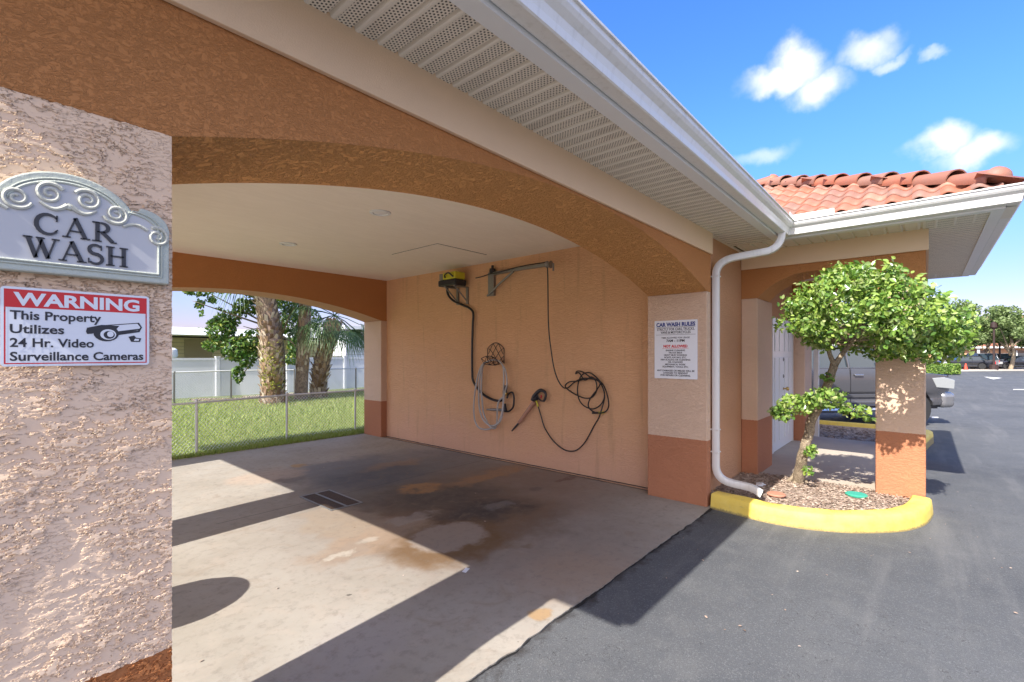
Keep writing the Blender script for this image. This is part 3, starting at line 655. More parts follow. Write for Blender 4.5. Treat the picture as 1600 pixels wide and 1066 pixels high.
# downspout at the inner corner
def rect_sweep(mb, pts, w, d, side):
    pts = [Vector(p) for p in pts]; side = Vector(side).normalized(); V = []; m = len(pts)
    for i in range(m):
        T = (pts[min(i + 1, m - 1)] - pts[max(i - 1, 0)]).normalized(); N = T.cross(side).normalized()
        for a, b in ((-1, -.8), (-.85, -1), (.85, -1), (1, -.8), (1, .8), (.85, 1), (-.85, 1), (-1, .8)): V.append(pts[i] + side * (a * w / 2) + N * (b * d / 2))
    mb.add(V, [(i * 8 + k, i * 8 + (k + 1) % 8, (i + 1) * 8 + (k + 1) % 8, (i + 1) * 8 + k) for i in range(m - 1) for k in range(8)])
def bez(p0, p1, p2, n=9):
    p0, p1, p2 = map(Vector, (p0, p1, p2)); return [p0 * (1 - t) ** 2 + p1 * 2 * t * (1 - t) + p2 * t * t for t in [i / n for i in range(n + 1)]]
xd, yd = 5.305, 1.712
mb = MB()
pth = bez((5.66, 1.15, 2.90), (5.66, 1.15, 2.74), (5.58, 1.27, 2.70), 6) + bez((5.42, 1.53, 2.65), (xd, yd, 2.62), (xd, yd, 2.46), 8)
pth += [Vector((xd, yd, z)) for z in (2.2, 1.8, 1.2, .8, .52)]
pth += bez((xd, yd, .40), (xd, yd, .245), (xd + .03, yd - .16, .225), 7) + bez((xd + .04, yd - .27, .215), (xd + .03, yd - .36, .222), (xd - .04, yd - .46, .185), 5)
rect_sweep(mb, pth, .075, .07, (1, 0.15, 0))
dp = mb.build('downspout', M_GUT, B, smooth=50); dp['label'] = 'white downspout curving down beside the rules sign pier onto the yellow kerb'
mb = MB(); e = pth[-1]; T_ = (pth[-1] - pth[-2]).normalized(); sd3 = Vector((1, .15, 0)).normalized(); n3 = T_.cross(sd3).normalized(); mb.obox(e + T_ * .004, sd3 * .034, n3 * .031, T_ * .011); mb.build('opening', M_DARK, dp)  # solid dark block stands in for the shade inside the spout mouth
for z in (2.44, .78, .54): MB().box(xd - .041, xd + .041, yd - .039, yd + .05, z, z + .012).build('strap', M_GUT, dp)
mb = MB(); rect_sweep(mb, [(10.25, 1.52, z) for z in (-.05, 1, 2, 2.9)], .10, .08, (1, 0, 0)); mb.build('downspout', M_GUT, B)
# roof
def tileplane(mb, O, E, U, wid, ln, inside, tw=.20, cl=.30, amp=.026, step=.022, res=8):
    """barrel tiles: E along the eave, U up the slope; inside(a,b) keeps a cell"""
    O, E, U = Vector(O), Vector(E).normalized(), Vector(U).normalized(); N = E.cross(U).normalized()
    if N.z < 0: N = -N
    V = []; Fs = []; att_ = []
    for r in range(int(ln / cl) + 1):
        for t in range(int(wid / tw) + 1):
            if not inside((t + .5) * tw, (r + .5) * cl): continue
            o = len(V)
            jit = random.uniform(-.008, .008)
            for b, lift in ((0, step), (1, step * .0)):
                for i in range(res + 1):
                    ph = i / res; h = amp * math.sin(2 * math.pi * ph) + amp
                    V.append(O + E * ((t + ph) * tw) + U * ((r + b * 1.06) * cl + jit) + N * (h + lift))
            for i in range(res + 1):
                ph = i / res; h = amp * math.sin(2 * math.pi * ph) + amp
                V.append(O + E * ((t + ph) * tw) + U * (r * cl + jit) + N * (h + step - .02))
            for i in range(res):
                Fs.append((o + i, o + i + 1, o + res + 1 + i + 1, o + res + 1 + i)); Fs.append((o + i, o + 2 * res + 2 + i, o + 2 * res + 2 + i + 1, o + i + 1))
                att_ += [r * 57 + t] * 2
    mb.add(V, Fs); return att_
sl = .50; ez = 3.03; k5 = math.sqrt(1 + sl * sl)
mb = MB(); A = []
wx0, wy0 = 5.80, -.60; hw = (10.70 - wx0) / 2
# plane facing the lot over the porch
A += tileplane(mb, (wx0 + .02, 3.9, ez - .012), (0, -1, 0), (1, 0, sl), 4.5, hw * k5, lambda a, b: (3.9 - a - wy0) > b / k5 - .05 and (3.9 - a) < 1.1 + b / k5 + .25)
A += tileplane(mb, (wx0, wy0, ez), (1, 0, 0), (0, 1, sl), 4.9, hw * k5, lambda a, b: b / k5 < a + .1 and b / k5 < 4.9 - a + .1, res=4)
rf = mb.build('roof', M_TILE, B, smooth='all'); at_ = rf.data.attributes.new('tile', 'FLOAT', 'FACE'); at_.data.foreach_set('value', [float(a) for a in A])
rf['label'] = 'red barrel tile hip roof above the porch'
mb = MB(); X1, Y1, X0, Y0 = 10.70, 9.10, -.68, 1.12; zr = ez + (Y1 - Y0) / 2 * sl; ym = (Y0 + Y1) / 2; q = (Y1 - Y0) / 2; e = ez - .004
mb.add([(X0, Y0, e), (X1, Y0, e), (X1, Y1, e), (X0, Y1, e), (X0 + q, ym, zr), (X1 - q, ym, zr)], [(0, 1, 5, 4), (1, 2, 5), (2, 3, 4, 5), (3, 0, 4)])
mb.add([(wx0, wy0, e - .04), (X1 - .002, wy0, e - .04), (wx0 + hw, wy0 + hw, ez + hw * sl - .05), (wx0, 1.13, e - .04), (X1 - .002, 1.13, e - .04), (wx0 + hw, ym, ez + hw * sl - .05)],
       [(0, 1, 2), (3, 0, 2, 5), (1, 4, 5, 2)])
rb = mb.build('roof', M_TILE, B); rb.data.attributes.new('tile', 'FLOAT', 'FACE')
# hip and ridge caps: overlapping half barrels
def caps(a, b, n, r=.098):
    a, b = Vector(a), Vector(b); d = (b - a).normalized(); L = (b - a).length / n; side = d.cross(Vector((0, 0, 1))).normalized(); up = side.cross(d)
    mb = MB()
    for i in range(n):
        o = a + d * (L * i); V = []; s = random.uniform(.97, 1.03)
        for (t, rr, hh) in ((-.05, r * 1.14 * s, .03), (L * 1.02, r * .90 * s, -.005)):
            for layer in (0, .014):
                for k in range(11): an = R(-25) + R(230) * k / 10; V.append(o + d * t + side * (math.cos(an) * (rr - layer)) + up * (math.sin(an) * (rr - layer) * .85 + hh))
        mb.add(V, [(k, k + 1, 22 + k + 1, 22 + k) for k in range(10)] + [(k, 11 + k, 11 + k + 1, k + 1) for k in range(10)])
    if True:
        V = []
        for j in range(6):
            p = j / 5 * math.pi / 2
            for k in range(11):
                an = math.pi * k / 10; V.append(a - d * (math.sin(p) * r * 1.1 + .03) + side * (math.cos(an) * r * 1.12 * math.cos(p)) + up * (math.sin(an) * r * .95 * math.cos(p) + .045))
        mb.add(V, [(j * 11 + k, j * 11 + k + 1, (j + 1) * 11 + k + 1, (j + 1) * 11 + k) for j in range(5) for k in range(10)])
    o = mb.build('hip_caps', M_TILE, B, smooth=40); at = o.data.attributes.new('tile', 'FLOAT', 'FACE')
    at.data.foreach_set('value', [1000 + (i // 20) * 3.7 for i in range(len(o.data.polygons))])
caps((wx0 + .17, wy0 + .17, ez + .10), (wx0 + hw, wy0 + hw, ez + hw * sl + .03), 9)
caps((X1 - .06, wy0 + .06, ez + .04), (wx0 + hw, wy0 + hw, ez + hw * sl + .03), 9)
caps((wx0 + hw, wy0 + hw, ez + hw * sl + .03), (wx0 + hw, ym - 1, ez + hw * sl + .03), 5)

# ------------------------------------------------------------------ signs
def ribbon(mb, pts, ws, O, U, V, N, d):
    """flat letter stroke of varying width"""
    P = [Vector(p) for p in pts]; m = len(P); L = []; Rr = []
    for i in range(m):
        t = (P[min(i + 1, m - 1)] - P[max(i - 1, 0)]).normalized(); n = Vector((-t.y, t.x)); L.append(P[i] + n * ws[i] / 2); Rr.append(P[i] - n * ws[i] / 2)
    O, U, V, N = map(Vector, (O, U, V, N)); W3 = lambda q, z: O + U * q.x + V * q.y + N * z
    vs = [W3(q, d) for q in L] + [W3(q, d) for q in Rr] + [W3(q, 0) for q in L] + [W3(q, 0) for q in Rr]
    fs = []
    for i in range(m - 1): fs += [(i, i + 1, m + i + 1, m + i), (i, 2 * m + i, 2 * m + i + 1, i + 1), (m + i, m + i + 1, 3 * m + i + 1, 3 * m + i)]
    fs += [(0, m, 3 * m, 2 * m), (m - 1, 3 * m - 1, 4 * m - 1, 2 * m - 1)]
    mb.add(vs, fs)
def serif_letter(mb, ch, x, y, s, O, U, V, N, d):
    """classical serif capitals, unit height s"""
    tk, th = .17 * s, .075 * s
    def st(a, b, w, ): ribbon(mb, [(x + a[0] * s, y + a[1] * s), (x + b[0] * s, y + b[1] * s)], [w, w], O, U, V, N, d)
    def serif(cx, cy, w=.36): st((cx - w / 2, cy), (cx + w / 2, cy), .06 * s)
    def arc(cx, cy, rx, ry, a0, a1, w0, w1, n=16):
        pts = []; ws = []
        for i in range(n + 1):
            t = i / n; a = R(a0 + (a1 - a0) * t); pts.append((x + (cx + rx * math.cos(a)) * s, y + (cy + ry * math.sin(a)) * s)); ws.append(w0 + (w1 - w0) * math.sin(math.pi * t))
        ribbon(mb, pts, ws, O, U, V, N, d)
    if ch == 'C':
        arc(.46, .5, .40, .47, 40, 320, th, tk); st((.77, .68), (.77, .97), th * .9); st((.70, .17), (.80, .28), th * .7); return .88
    if ch == 'A':
        st((.14, .03), (.46, .98), th); st((.44, 1.0), (.82, .03), tk); st((.26, .34), (.68, .34), th * .8); serif(.13, .03, .30); serif(.82, .03, .36); return .98
    if ch == 'R':
        st((.20, .03), (.20, .97), tk); serif(.18, .03); serif(.12, .97, .24); arc(.34, .73, .28, .235, 90, -90, th, tk); st((.18, .965), (.36, .965), th * .8); st((.18, .495), (.36, .495), th * .8)
        st((.40, .49), (.80, .04), tk); serif(.86, .03, .20); return .96
    if ch == 'W':
        st((.13, .97), (.40, .02), tk); st((.38, .02), (.60, .90), th); st((.52, .97), (.82, .02), tk); st((.80, .02), (1.07, .97), th)
        serif(.13, .97, .32); serif(.55, .97, .30); serif(1.08, .97, .28); return 1.18
    if ch == 'S':
        pts = []; ws = []
        for i in range(25):
            t = i / 24
            if t < .5: a = R(35 + 235 * (t / .5)); px_, py_ = .34 + .24 * math.cos(a), .74 + .23 * math.sin(a)
            else: a = R(90 - 235 * ((t - .5) / .5)); px_, py_ = .34 + .26 * math.cos(a), .265 + .245 * math.sin(a)
            pts.append((x + px_ * s, y + py_ * s)); ws.append(th + (tk * .95 - th) * math.sin(math.pi * t) ** .7)
        ribbon(mb, pts, ws, O, U, V, N, d); st((.56, .72), (.56, .97), th * .7); st((.08, .05), (.08, .28), th * .7); return .70
    if ch == 'H':
        st((.20, .03), (.20, .97), tk); st((.74, .03), (.74, .97), tk); st((.20, .51), (.74, .51), th)
        for c in (.20, .74): serif(c, .03, .34); serif(c, .97, .34)
        return .96
def word(mb, w, xc, y, s, O, U, V, N, d, gap=.02):
    tmp = MB(); tot = sum(serif_letter(tmp, c, 0, 0, s, O, U, V, N, d) * s for c in w) + gap * s * (len(w) - 1)
    x = xc - tot / 2
    for c in w: x += serif_letter(mb, c, x, y, s, O, U, V, N, d) * s + gap * s
UX, UZ, NY = (1, 0, 0), (0, 0, 1), (0, -1, 0)
# the cast plaque: centre x, bottom z from the photo
pr_ = ony(258, 445, 1.70); PXR = pr_.x + .006; PXC = .163; PZ = 1.807; HW = PXR - PXC
P1 = thing('car_wash_plaque', 'grey green cast plaque reading CAR WASH with white scrolls along its domed top', 'sign', (PXC, 1.70, PZ))
def outline(g):
    """plaque outline inset by g: bottom, right side, shoulder, dome, mirrored"""
    w = HW - g; pts = [(w, g)]
    sh = .155
    pts += [(w, sh - g * .2)]
    for i in range(0, 9):   # shoulder scoop
        a = R(0 + 90 * i / 8); pts.append((w - .068 + (.068) * math.cos(a) , sh - g * .4 + (.055 - g * .35) * math.sin(a)))
    rd = .137 - g * .9
    for i in range(0, 15):
        a = R(16 + (90 - 16) * i / 14); pts.append((rd * math.cos(a) * 1.04, .147 + (.118 - g) * math.sin(a)))
    left = [(-x, y) for x, y in reversed(pts[:-1])]
    return pts + left
Op = (PXC, 1.716, PZ)
MB().plate(outline(0), Op, UX, UZ, (0, -.034, 0)).build('board', M_PLAQ, P1, bevel=.004)
mb = MB(); fo = outline(.026); Of = (PXC, 1.6825, PZ); mb.plate(fo, Of, UX, UZ, (0, -.0012, 0)); mb.build('field', M_PLAQF, P1)
mb = MB()
for gi, rr in ((.026, .0035), (.018, .0022)):
    fo = outline(gi); mb.tube([(PXC + x, 1.6805, PZ + y) for x, y in fo + fo[:1]], rr, 6, cap=False)
mb.build('moulding', M_PLAQ, P1, smooth=True)
mb = MB()
def spiral(cx, cy, r0, turns, a0, sgn, tr=.0052):
    pts = []; rs = []
    for i in range(40):
        t = i / 39; a = R(a0) + sgn * t * turns * 2 * math.pi; r = r0 * (1 - .86 * t); pts.append((PXC + cx + r * math.cos(a), 1.679, PZ + cy + r * math.sin(a))); rs.append(tr * (1 - .35 * t))
    mb.tube(pts, rs, 6)
for sx in (-1, 1):
    f = lambda a: a if sx > 0 else 180 - a
    spiral(sx * .188, .134, .028, 1.7, f(120), -sx); spiral(sx * .095, .180, .028, 1.8, f(200), sx); spiral(sx * .036, .204, .028, 1.8, f(150), -sx)
    mb.tube([(PXC + sx * x, 1.679, PZ + y) for x, y in bezs] if False else [(PXC + sx * (.165 - .055 * t), 1.679, PZ + .148 + .012 * math.sin(t * 3.1)) for t in [i / 8 for i in range(9)]], [.004] * 9, 6)
    mb.tube([(PXC + sx * (.004 + .05 * t), 1.679, PZ + .180 - .014 * math.sin(t * 3.1)) for t in [i / 8 for i in range(9)]], [.007 - .004 * i / 8 for i in range(9)], 6)
mb.lathe([(0, 0), (.010, .0), (.007, .006), (0, .008)], (PXC, 1.681, PZ + .178), (0, -1, 0), 12)
mb.build('scrollwork', M_SCROLL, P1, smooth=True)
mb = MB(); word(mb, 'CAR', .016, .098, .053, (PXC, 1.6812, PZ), UX, UZ, NY, .0035, .10); word(mb, 'WASH', .020, .036, .053, (PXC, 1.6812, PZ), UX, UZ, NY, .0035, .02)
o = mb.build('lettering', M_INK, P1); recalc(o)
# warning sign
a = ony(2, 447, 1.712); b = ony(232, 464, 1.712); x0, x1 = a.x - .002, b.x; zt = (a.z + b.z) / 2; zb = (ony(232, 570, 1.712).z + ony(2, 573, 1.712).z) / 2
WS = thing('warning_sign', 'white metal sign with red WARNING header about video surveillance cameras', 'sign', ((x0 + x1) / 2, 1.71, zb))
ww, wh = x1 - x0, zt - zb
def rrect(w, h, r, n=5, x=0, y=0):
    pts = []
    for cx, cy, a0 in ((w - r, r, -90), (w - r, h - r, 0), (r, h - r, 90), (r, r, 180)):
        for i in range(n + 1): q = R(a0 + 90 * i / n); pts.append((x + cx + r * math.cos(q), y + cy + r * math.sin(q)))
    return pts
MB().plate(rrect(ww, wh, .008), (x0, 1.706, zb), UX, UZ, (0, -.003, 0)).build('panel', M_SIGNW, WS)
Y_ = 1.7026
def strip(mb, x, y, w, h, yy=Y_): mb.add([(x, yy, y), (x + w, yy, y), (x + w, yy, y + h), (x, yy, y + h)], [(0, 1, 2, 3)])
mb = MB(); mg = .006; hb = .057
strip(mb, x0 + mg, zt - mg - hb + .012, ww - 2 * mg, hb - .012); bw = .0028
strip(mb, x0 + mg, zb + mg, ww - 2 * mg, bw); strip(mb, x0 + mg, zb + mg + bw, bw, wh - 2 * mg - hb); strip(mb, x1 - mg - bw, zb + mg + bw, bw, wh - 2 * mg - hb)
strip(mb, x0 + mg, zt - mg - hb, 0.0001, .0001)
strip(mb, x0 + mg, zt - mg - hb + .0001, bw, .012); strip(mb, x1 - mg - bw, zt - mg - hb + .0001, bw, .012)
mb.build('red_header', M_RED, WS)
mb = MB(); mb.add(*text_mesh('WARNING', .044, (x0 + .022, 1.7024, zt - mg - hb + .0185), UX, UZ, NY, ww - .045, bold=.035)); mb.build('header_lettering', M_SIGNW, WS)
mb = MB(); lh = .0345; ty = zt - mg - hb - .0175
for i, (s, w) in enumerate((('This Property', .172), ('Utilizes', .098), ('24 Hr. Video', .157), ('Surveillance Cameras', ww - .030))):
    mb.add(*text_mesh(s, .031, (x0 + .016, 1.7024, ty - i * lh), UX, UZ, NY, w, bold=.022))
mb.build('lettering', M_INK, WS)
# camera pictogram
mb = MB(); cx, cz = x0 + ww * .60, ty - .028
def poly(mb, pts, mi=0, y=1.7022): mb.mi = mi; mb.add([(cx + p[0], y, cz + p[1]) for p in pts], [tuple(range(len(pts)))])
def ell(x, y, rx, ry, n=20, a0=0, a1=360): return [(x + rx * math.cos(R(a0 + (a1 - a0) * i / n)), y + ry * math.sin(R(a0 + (a1 - a0) * i / n))) for i in range(n)]
poly(mb, [(.010, -.014), (.095, .004), (.101, .018), (.094, .031), (.012, .020)], 0)
poly(mb, [(.020, -.006), (.092, .0085), (.097, .018), (.090, .028), (.014, .018)], 1, 1.7020)
poly(mb, [(.022, .000), (.095, .014), (.096, .010), (.030, -.006)], 0, 1.7018)
poly(mb, ell(.022, -.002, .027, .022), 0, 1.7017)
poly(mb, [(-.020, .002), (-.018, .012), (.012, .021), (.050, .020), (.040, .006), (.010, .006), (-.008, -.004), (-.018, -.005)], 0, 1.7015)
poly(mb, ell(.026, -.005, .017, .0145), 1, 1.7013); poly(mb, ell(.028, -.006, .012, .011), 0, 1.7011); poly(mb, ell(.0305, -.004, .007, .008), 1, 1.7009)
poly(mb, [(.070, -.010), (.076, -.024), (.096, -.024), (.099, -.014), (.087, -.012), (.083, -.006)], 0, 1.7017); poly(mb, [(.082, -.021), (.093, -.021), (.094, -.016), (.085, -.015)], 1, 1.7015)
mb.build('camera_picture', [M_INK, M_SIGNW], WS)
# rules sign on the pier jamb
tl, br_, tr, bl = onx(1023, 502, 5.047), onx(1090, 593, 5.047), onx(1090, 499, 5.047), onx(1023, 591, 5.047)
y0_, y1_ = tl.y, tr.y; zt = (tl.z + tr.z) / 2; zb = (br_.z + bl.z) / 2; w = y0_ - y1_; h = zt - zb
RS = thing('rules_sign', 'tall white sign headed CAR WASH RULES in blue on the pier', 'sign', (5.046, (y0_ + y1_) / 2, zb))
UY, NX = (0, -1, 0), (-1, 0, 0)
MB().plate(rrect(w, h, .006), (5.048, y0_, zb), UY, UZ, (-.006, 0, 0)).build('panel', M_SIGNW, RS)
XT = 5.0414
rows = [('CAR WASH RULES', .058, .935, .905, 'n', .05), ('STRICTLY FOR CARS, TRUCKS,', .038, .90, .835, 'k', .02), ('VANS & MOTORCYCLES', .038, .72, .780, 'k', .02),
        ('TIME ALLOWED FOR USAGE', .024, .68, .695, 'k', .02), ('7AM - 11PM', .036, .44, .638, 'k', .04), ('NOT ALLOWED', .038, .58, .543, 'r', .05),
        ('ENGINE CLEANING', .024, .46, .478, 'k', .03), ('TRUCK BEDS', .024, .33, .438, 'k', .03), ('HEAVY MUD WASHING', .024, .55, .398, 'k', .03), ('BOATS, KAYAKS, ETC.', .024, .53, .358, 'k', .03),
        ('FISH SCALING OR CLEANING', .024, .71, .318, 'k', .03), ('OIL CHANGES', .024, .35, .278, 'k', .03), ('MECHANICAL WORK', .024, .49, .238, 'k', .03), ('EQUIPMENT, TOOLS, ETC.', .024, .62, .198, 'k', .03),
        ('ANY DAMAGES OR MISUSE WILL BE', .026, .90, .130, 'k', .03), ('CHARGED TO RESIDENT', .026, .60, .090, 'k', .03), ('FOR REPAIRS OR CLEANING.', .026, .72, .050, 'k', .03)]
bins = {'n': MB(), 'k': MB(), 'r': MB()}
for (s, sz, wf, yf, c, bo) in rows:
    bins[c].add(*text_mesh(s, sz, (XT, y0_ - w / 2, zb + yf * h - .004), UY, UZ, NX, w * wf * .97, 'CENTER', bold=bo))
for c, yf, wf in (('k', .885, .92), ('k', .755, .92), ('r', .522, .62)):
    bins[c].add([(XT - .0006, y0_ - w / 2 + w * wf / 2, zb + yf * h - .002), (XT - .0006, y0_ - w / 2 - w * wf / 2, zb + yf * h - .002), (XT - .0006, y0_ - w / 2 - w * wf / 2, zb + yf * h + .001), (XT - .0006, y0_ - w / 2 + w * wf / 2, zb + yf * h + .001)], [(0, 1, 2, 3)])
bins['n'].build('heading', M_NAVY, RS); bins['k'].build('lettering', M_INK, RS); bins['r'].build('red_line', M_RED, RS)

# ------------------------------------------------------------------ wash equipment on the inside wall
def wl(u, v, off=.03): return onx(u, v, Xw - off)
def c7(x, y): return 680 + x / 3.554, 400 + y / 3.554     # enlargements used when measuring
def c4(x, y): return 720 + x / 5.33, 520 + y / 5.33
def curve(pts, sub=6):
    P = [Vector(p) for p in pts]; P = [P[0] * 2 - P[1]] + P + [P[-1] * 2 - P[-2]]; out = []
    for i in range(1, len(P) - 2):
        for k in range(sub):
            t = k / sub; a, b, c, d_ = P[i - 1], P[i], P[i + 1], P[i + 2]
            out.append(.5 * (2 * b + (c - a) * t + (2 * a - 5 * b + 4 * c - d_) * t * t + (3 * b - a - 3 * c + d_) * t ** 3))
    return out + [P[-2]]
# motor unit
u0 = onx(*c7(85, 85), Xw); u1 = onx(*c7(205, 150), Xw)
ya, yb = u0.y, u1.y; za, zb2 = 2.63, 2.86
PU = thing('pressure_washer', 'yellow and black pressure washer pump high on the inside wall', 'pressure washer', (Xw - .15, (ya + yb) / 2, za))
ym_ = (ya + yb) / 2; hw_ = abs(ya - yb) / 2 * .80
XC = Xw - .19
MB().box(XC - .13, XC + .12, ym_ - hw_, ym_ + hw_, 2.70, 2.80).build('base_housing', M_BLKP, PU, bevel=.02)
MB().box(XC - .12, XC + .10, ym_ - hw_ * .96, ym_ + hw_ * .52, 2.802, 2.92).build('motor_cover', M_YPL, PU, bevel=.02)
MB().box(XC - .11, XC + .10, ym_ + hw_ * .54, ym_ + hw_ * .98, 2.802, 2.91).build('motor_end', M_GREYM, PU, bevel=.015)
mb = MB(); mb.tube(curve([(XC - .13, ym_ - .16, 2.83), (XC - .17, ym_ - .10, 2.89), (XC - .16, ym_ + .0, 2.87), (XC - .13, ym_ + .03, 2.83)]), .012); mb.build('handle', M_BLKP, PU, smooth=True)
for yy in (ym_ - hw_ * .8, ym_ + hw_ * .3):
    mb = MB(); mb.box(Xw - .03, Xw, yy - .02, yy + .02, 2.42, 2.70); mb.tube([(Xw - .02, yy, 2.46), (XC - .10, yy, 2.69)], .011, 6); mb.box(XC - .11, Xw - .03, yy - .02, yy + .02, 2.68, 2.699); mb.build('bracket', M_GREYM, PU)
# boom arm
p0 = wl(*c7(320, 95), .06); p1 = wl(*c7(640, 45), .16)
BA = thing('boom_arm', 'grey steel boom arm with diagonal brace bolted to the inside wall', 'boom arm', tuple(p0))
ba = onx(*c7(308, 105), Xw - .05); bb = onx(*c7(305, 222), Xw - .05)
MB().box(Xw - .05, Xw, ba.y - .06, ba.y + .06, bb.z, ba.z + .04).build('wall_plate', M_GREYM, BA, bevel=.004)
pz = ba.z + .03
pe = onx(*c7(632, 48), Xw - .30); pm = onx(*c7(435, 78), Xw - .13); ps = onx(*c7(318, 100), Xw - .06)
mb = MB(); rect_sweep(mb, [ps, pm, pe], .045, .05, (0, .2, 1)); mb.build('arm', M_GREYM, BA)
mb = MB(); mb.tube([onx(*c7(290, 222), Xw - .05), onx(*c7(362, 150), Xw - .09), pm + Vector((0, 0, -.02))], .016, 8); mb.build('brace', M_GREYM, BA, smooth=True)
mb = MB(); mb.lathe([(0, -.04), (.045, -.04), (.05, .0), (.045, .04), (0, .04)], ps + Vector((0, 0, .04)), n=14); mb.tube([ps, ps + Vector((0, 0, .13))], .02); mb.build('pivot', M_BLKP, BA, smooth=True)
mb = MB(); mb.lathe([(0, -.03), (.05, -.03), (.035, 0), (.05, .03), (0, .03)], pe, (0, 1, .1), 16); mb.tube([pe + Vector((0, -.07, .01)), pe + Vector((0, -.07, -.09))], .012); mb.build('pulley', M_GREYM, BA, smooth=True)
# thick black supply hose
pts = [(112, 145), (85, 155), (68, 180), (72, 215), (100, 248), (150, 272), (190, 290), (211, 318), (209, 380), (206, 470), (205, 560), (206, 650), (210, 690), (228, 725), (262, 765), (305, 792), (345, 805), (372, 802)]
pp = [onx(*c7(x, y), Xw - (.14 if i < 4 else .05)) for i, (x, y) in enumerate(pts)]; pp[0] = Vector((XC - .02, pp[0].y, 2.71))
mb = MB(); mb.tube(curve(pp), .019, 10); o = tag(mb.build('supply_hose', M_BLK, smooth='all'), 'thick black corrugated hose dropping from the pump down the wall', 'hose')
# wire between pump and arm and the hanging wash line
pts = [(225, 123), (260, 115), (305, 100), (350, 92), (435, 68), (520, 50), (600, 38), (620, 34), (623, 60), (625, 120), (626, 200), (627, 300), (629, 380), (634, 450), (643, 520), (655, 600), (670, 660), (690, 705), (715, 733), (740, 730), (775, 700), (820, 680), (870, 683),
       (905, 688), (935, 720), (955, 770), (963, 815), (960, 845), (945, 865), (915, 872), (885, 868), (858, 850), (850, 825), (862, 790), (900, 740), (915, 700), (870, 655), (835, 650), (805, 675), (790, 740), (800, 800), (830, 835), (875, 850), (915, 830), (938, 790), (935, 740), (900, 690),
       (850, 680), (790, 695), (745, 700), (722, 722), (740, 745), (780, 770), (830, 790), (870, 785), (895, 750), (893, 700), (868, 672), (830, 690), (800, 650), (780, 655), (790, 640), (820, 645), (870, 680), (912, 700), (935, 745), (940, 790), (925, 850), (908, 900)]
offs = []
for i in range(len(pts)):
    if i < 3: o_ = .10
    elif i < 9: o_ = .10 + (i - 2) * .034
    elif i < 19: o_ = .30 - (i - 8) * .025
    else: o_ = .03 + .022 * ((i * 7) % 3)
    offs.append(o_)
pp = [onx(*c7(*p), Xw - o_) for p, o_ in zip(pts, offs)]
p4 = [(1110, 775), (1060, 870), (1020, 930), (960, 980), (890, 985), (830, 955), (770, 900), (720, 830), (690, 770), (670, 700), (652, 640), (640, 600), (632, 575)]
pp += [onx(*c4(*p), Xw - .03) for p in p4]
mb = MB(); mb.tube(curve(pp, 5), .0085, 7)
WL = tag(mb.build('wash_line', M_BLK, smooth='all'), 'thin black high pressure line hanging from the boom arm and coiled on the wall', 'hose')
mb = MB(); a = onx(*c4(1095, 668), Xw - .05); b = onx(*c4(1150, 668), Xw - .05); c = onx(*c4(1192, 664), Xw - .05)
mb.tube([a, b], .014, 8); cp = mb.build('connector', M_BLKP); mb = MB(); mb.tube([b, c], .016, 8); cy = mb.build('collar', M_YPL, cp)
tag(cp, None); cp.parent = WL; 
for o_ in (cp,): o_.matrix_parent_inverse = Matrix.Translation(-WL.location)
cy.matrix_parent_inverse = Matrix.Translation(-cp.location)
# spray gun and lance
SG = thing('spray_gun', 'black spray gun with tan sleeved lance hanging slanted on the wall', 'spray gun', tuple(onx(*c4(600, 620), Xw - .05)))
a = onx(*c4(612, 575), Xw - .06); b = onx(*c4(485, 750), Xw - .04); e = onx(*c4(425, 818), Xw - .04)
mb = MB(); mb.tube([a, b], [.030, .024], 12); mb.build('sleeve', M_TANP, SG, smooth=True)
mb = MB(); mb.tube([b, b * .4 + e * .6, e], [.014, .014, .009], 10); mb.build('nozzle', M_BLKP, SG, smooth=True)
mb = MB(); hp_ = [c4(600, 565), c4(612, 530), c4(640, 495), c4(665, 480), c4(695, 490), c4(708, 515), c4(702, 550), c4(690, 570)]
mb.tube(curve([onx(*p, Xw - .07) for p in hp_]), [.034 - .016 * min(1, i / 30) for i in range(43)], 10)
mb.tube(curve([onx(*p, Xw - .07) for p in [c4(690, 570), c4(665, 565), c4(645, 540), c4(640, 520)]]), .010, 8)
mb.tube([onx(*p, Xw - .07) for p in [c4(605, 555), c4(640, 545)]], .03, 8)
mb.build('grip', M_BLKP, SG, smooth=True)
mb = MB(); mb.tube([onx(*c4(672, 520), Xw - .07), onx(*c4(668, 545), Xw - .07)], .009, 8); mb.build('trigger', M_RED, SG, smooth=True)
mb = MB(); mb.tube([onx(*c4(628, 565), Xw - .06), onx(*c4(643, 615), Xw - .05)], .012, 8); mb.build('inlet_collar', M_YPL, SG, smooth=True)
# wire hose hanger
HB = onx(*c4(290, 140), Xw)
HH = thing('hose_hanger', 'brown lattice wire hose hanger fixed on the inside wall', 'hose hanger', (Xw, HB.y, HB.z - .2))
zt_ = onx(*c4(290, 85), Xw - .02).z; zb_ = onx(*c4(290, 255), Xw - .02).z; yl = onx(*c4(222, 120), Xw - .02).y; yr = onx(*c4(360, 120), Xw - .02).y
def back(s, t): # s across 0..1, t up 0..1
    y = yl + (yr - yl) * s; top = zt_ - .09 * (2 * s - 1) ** 2; return Vector((Xw - .02, y, zb_ + (top - zb_) * t))
mb = MB(); mb.tube([back(0, 0)] + [back(i / 12, 1) for i in range(13)] + [back(1, 0)], .006, 6)
for k in (-1, 0, 1, 2):
    for sg in (1, -1):
        q = []
        for i in range(13):
            t = i / 12; s = (k / 3 + t * .66) if sg > 0 else (1 - k / 3 - t * .66)
            if 0 <= s <= 1: q.append(back(s, t * .995))
        if len(q) > 1: mb.tube(q, .0045, 5)
mb.build('back_lattice', M_DKIRON, HH, smooth=True)
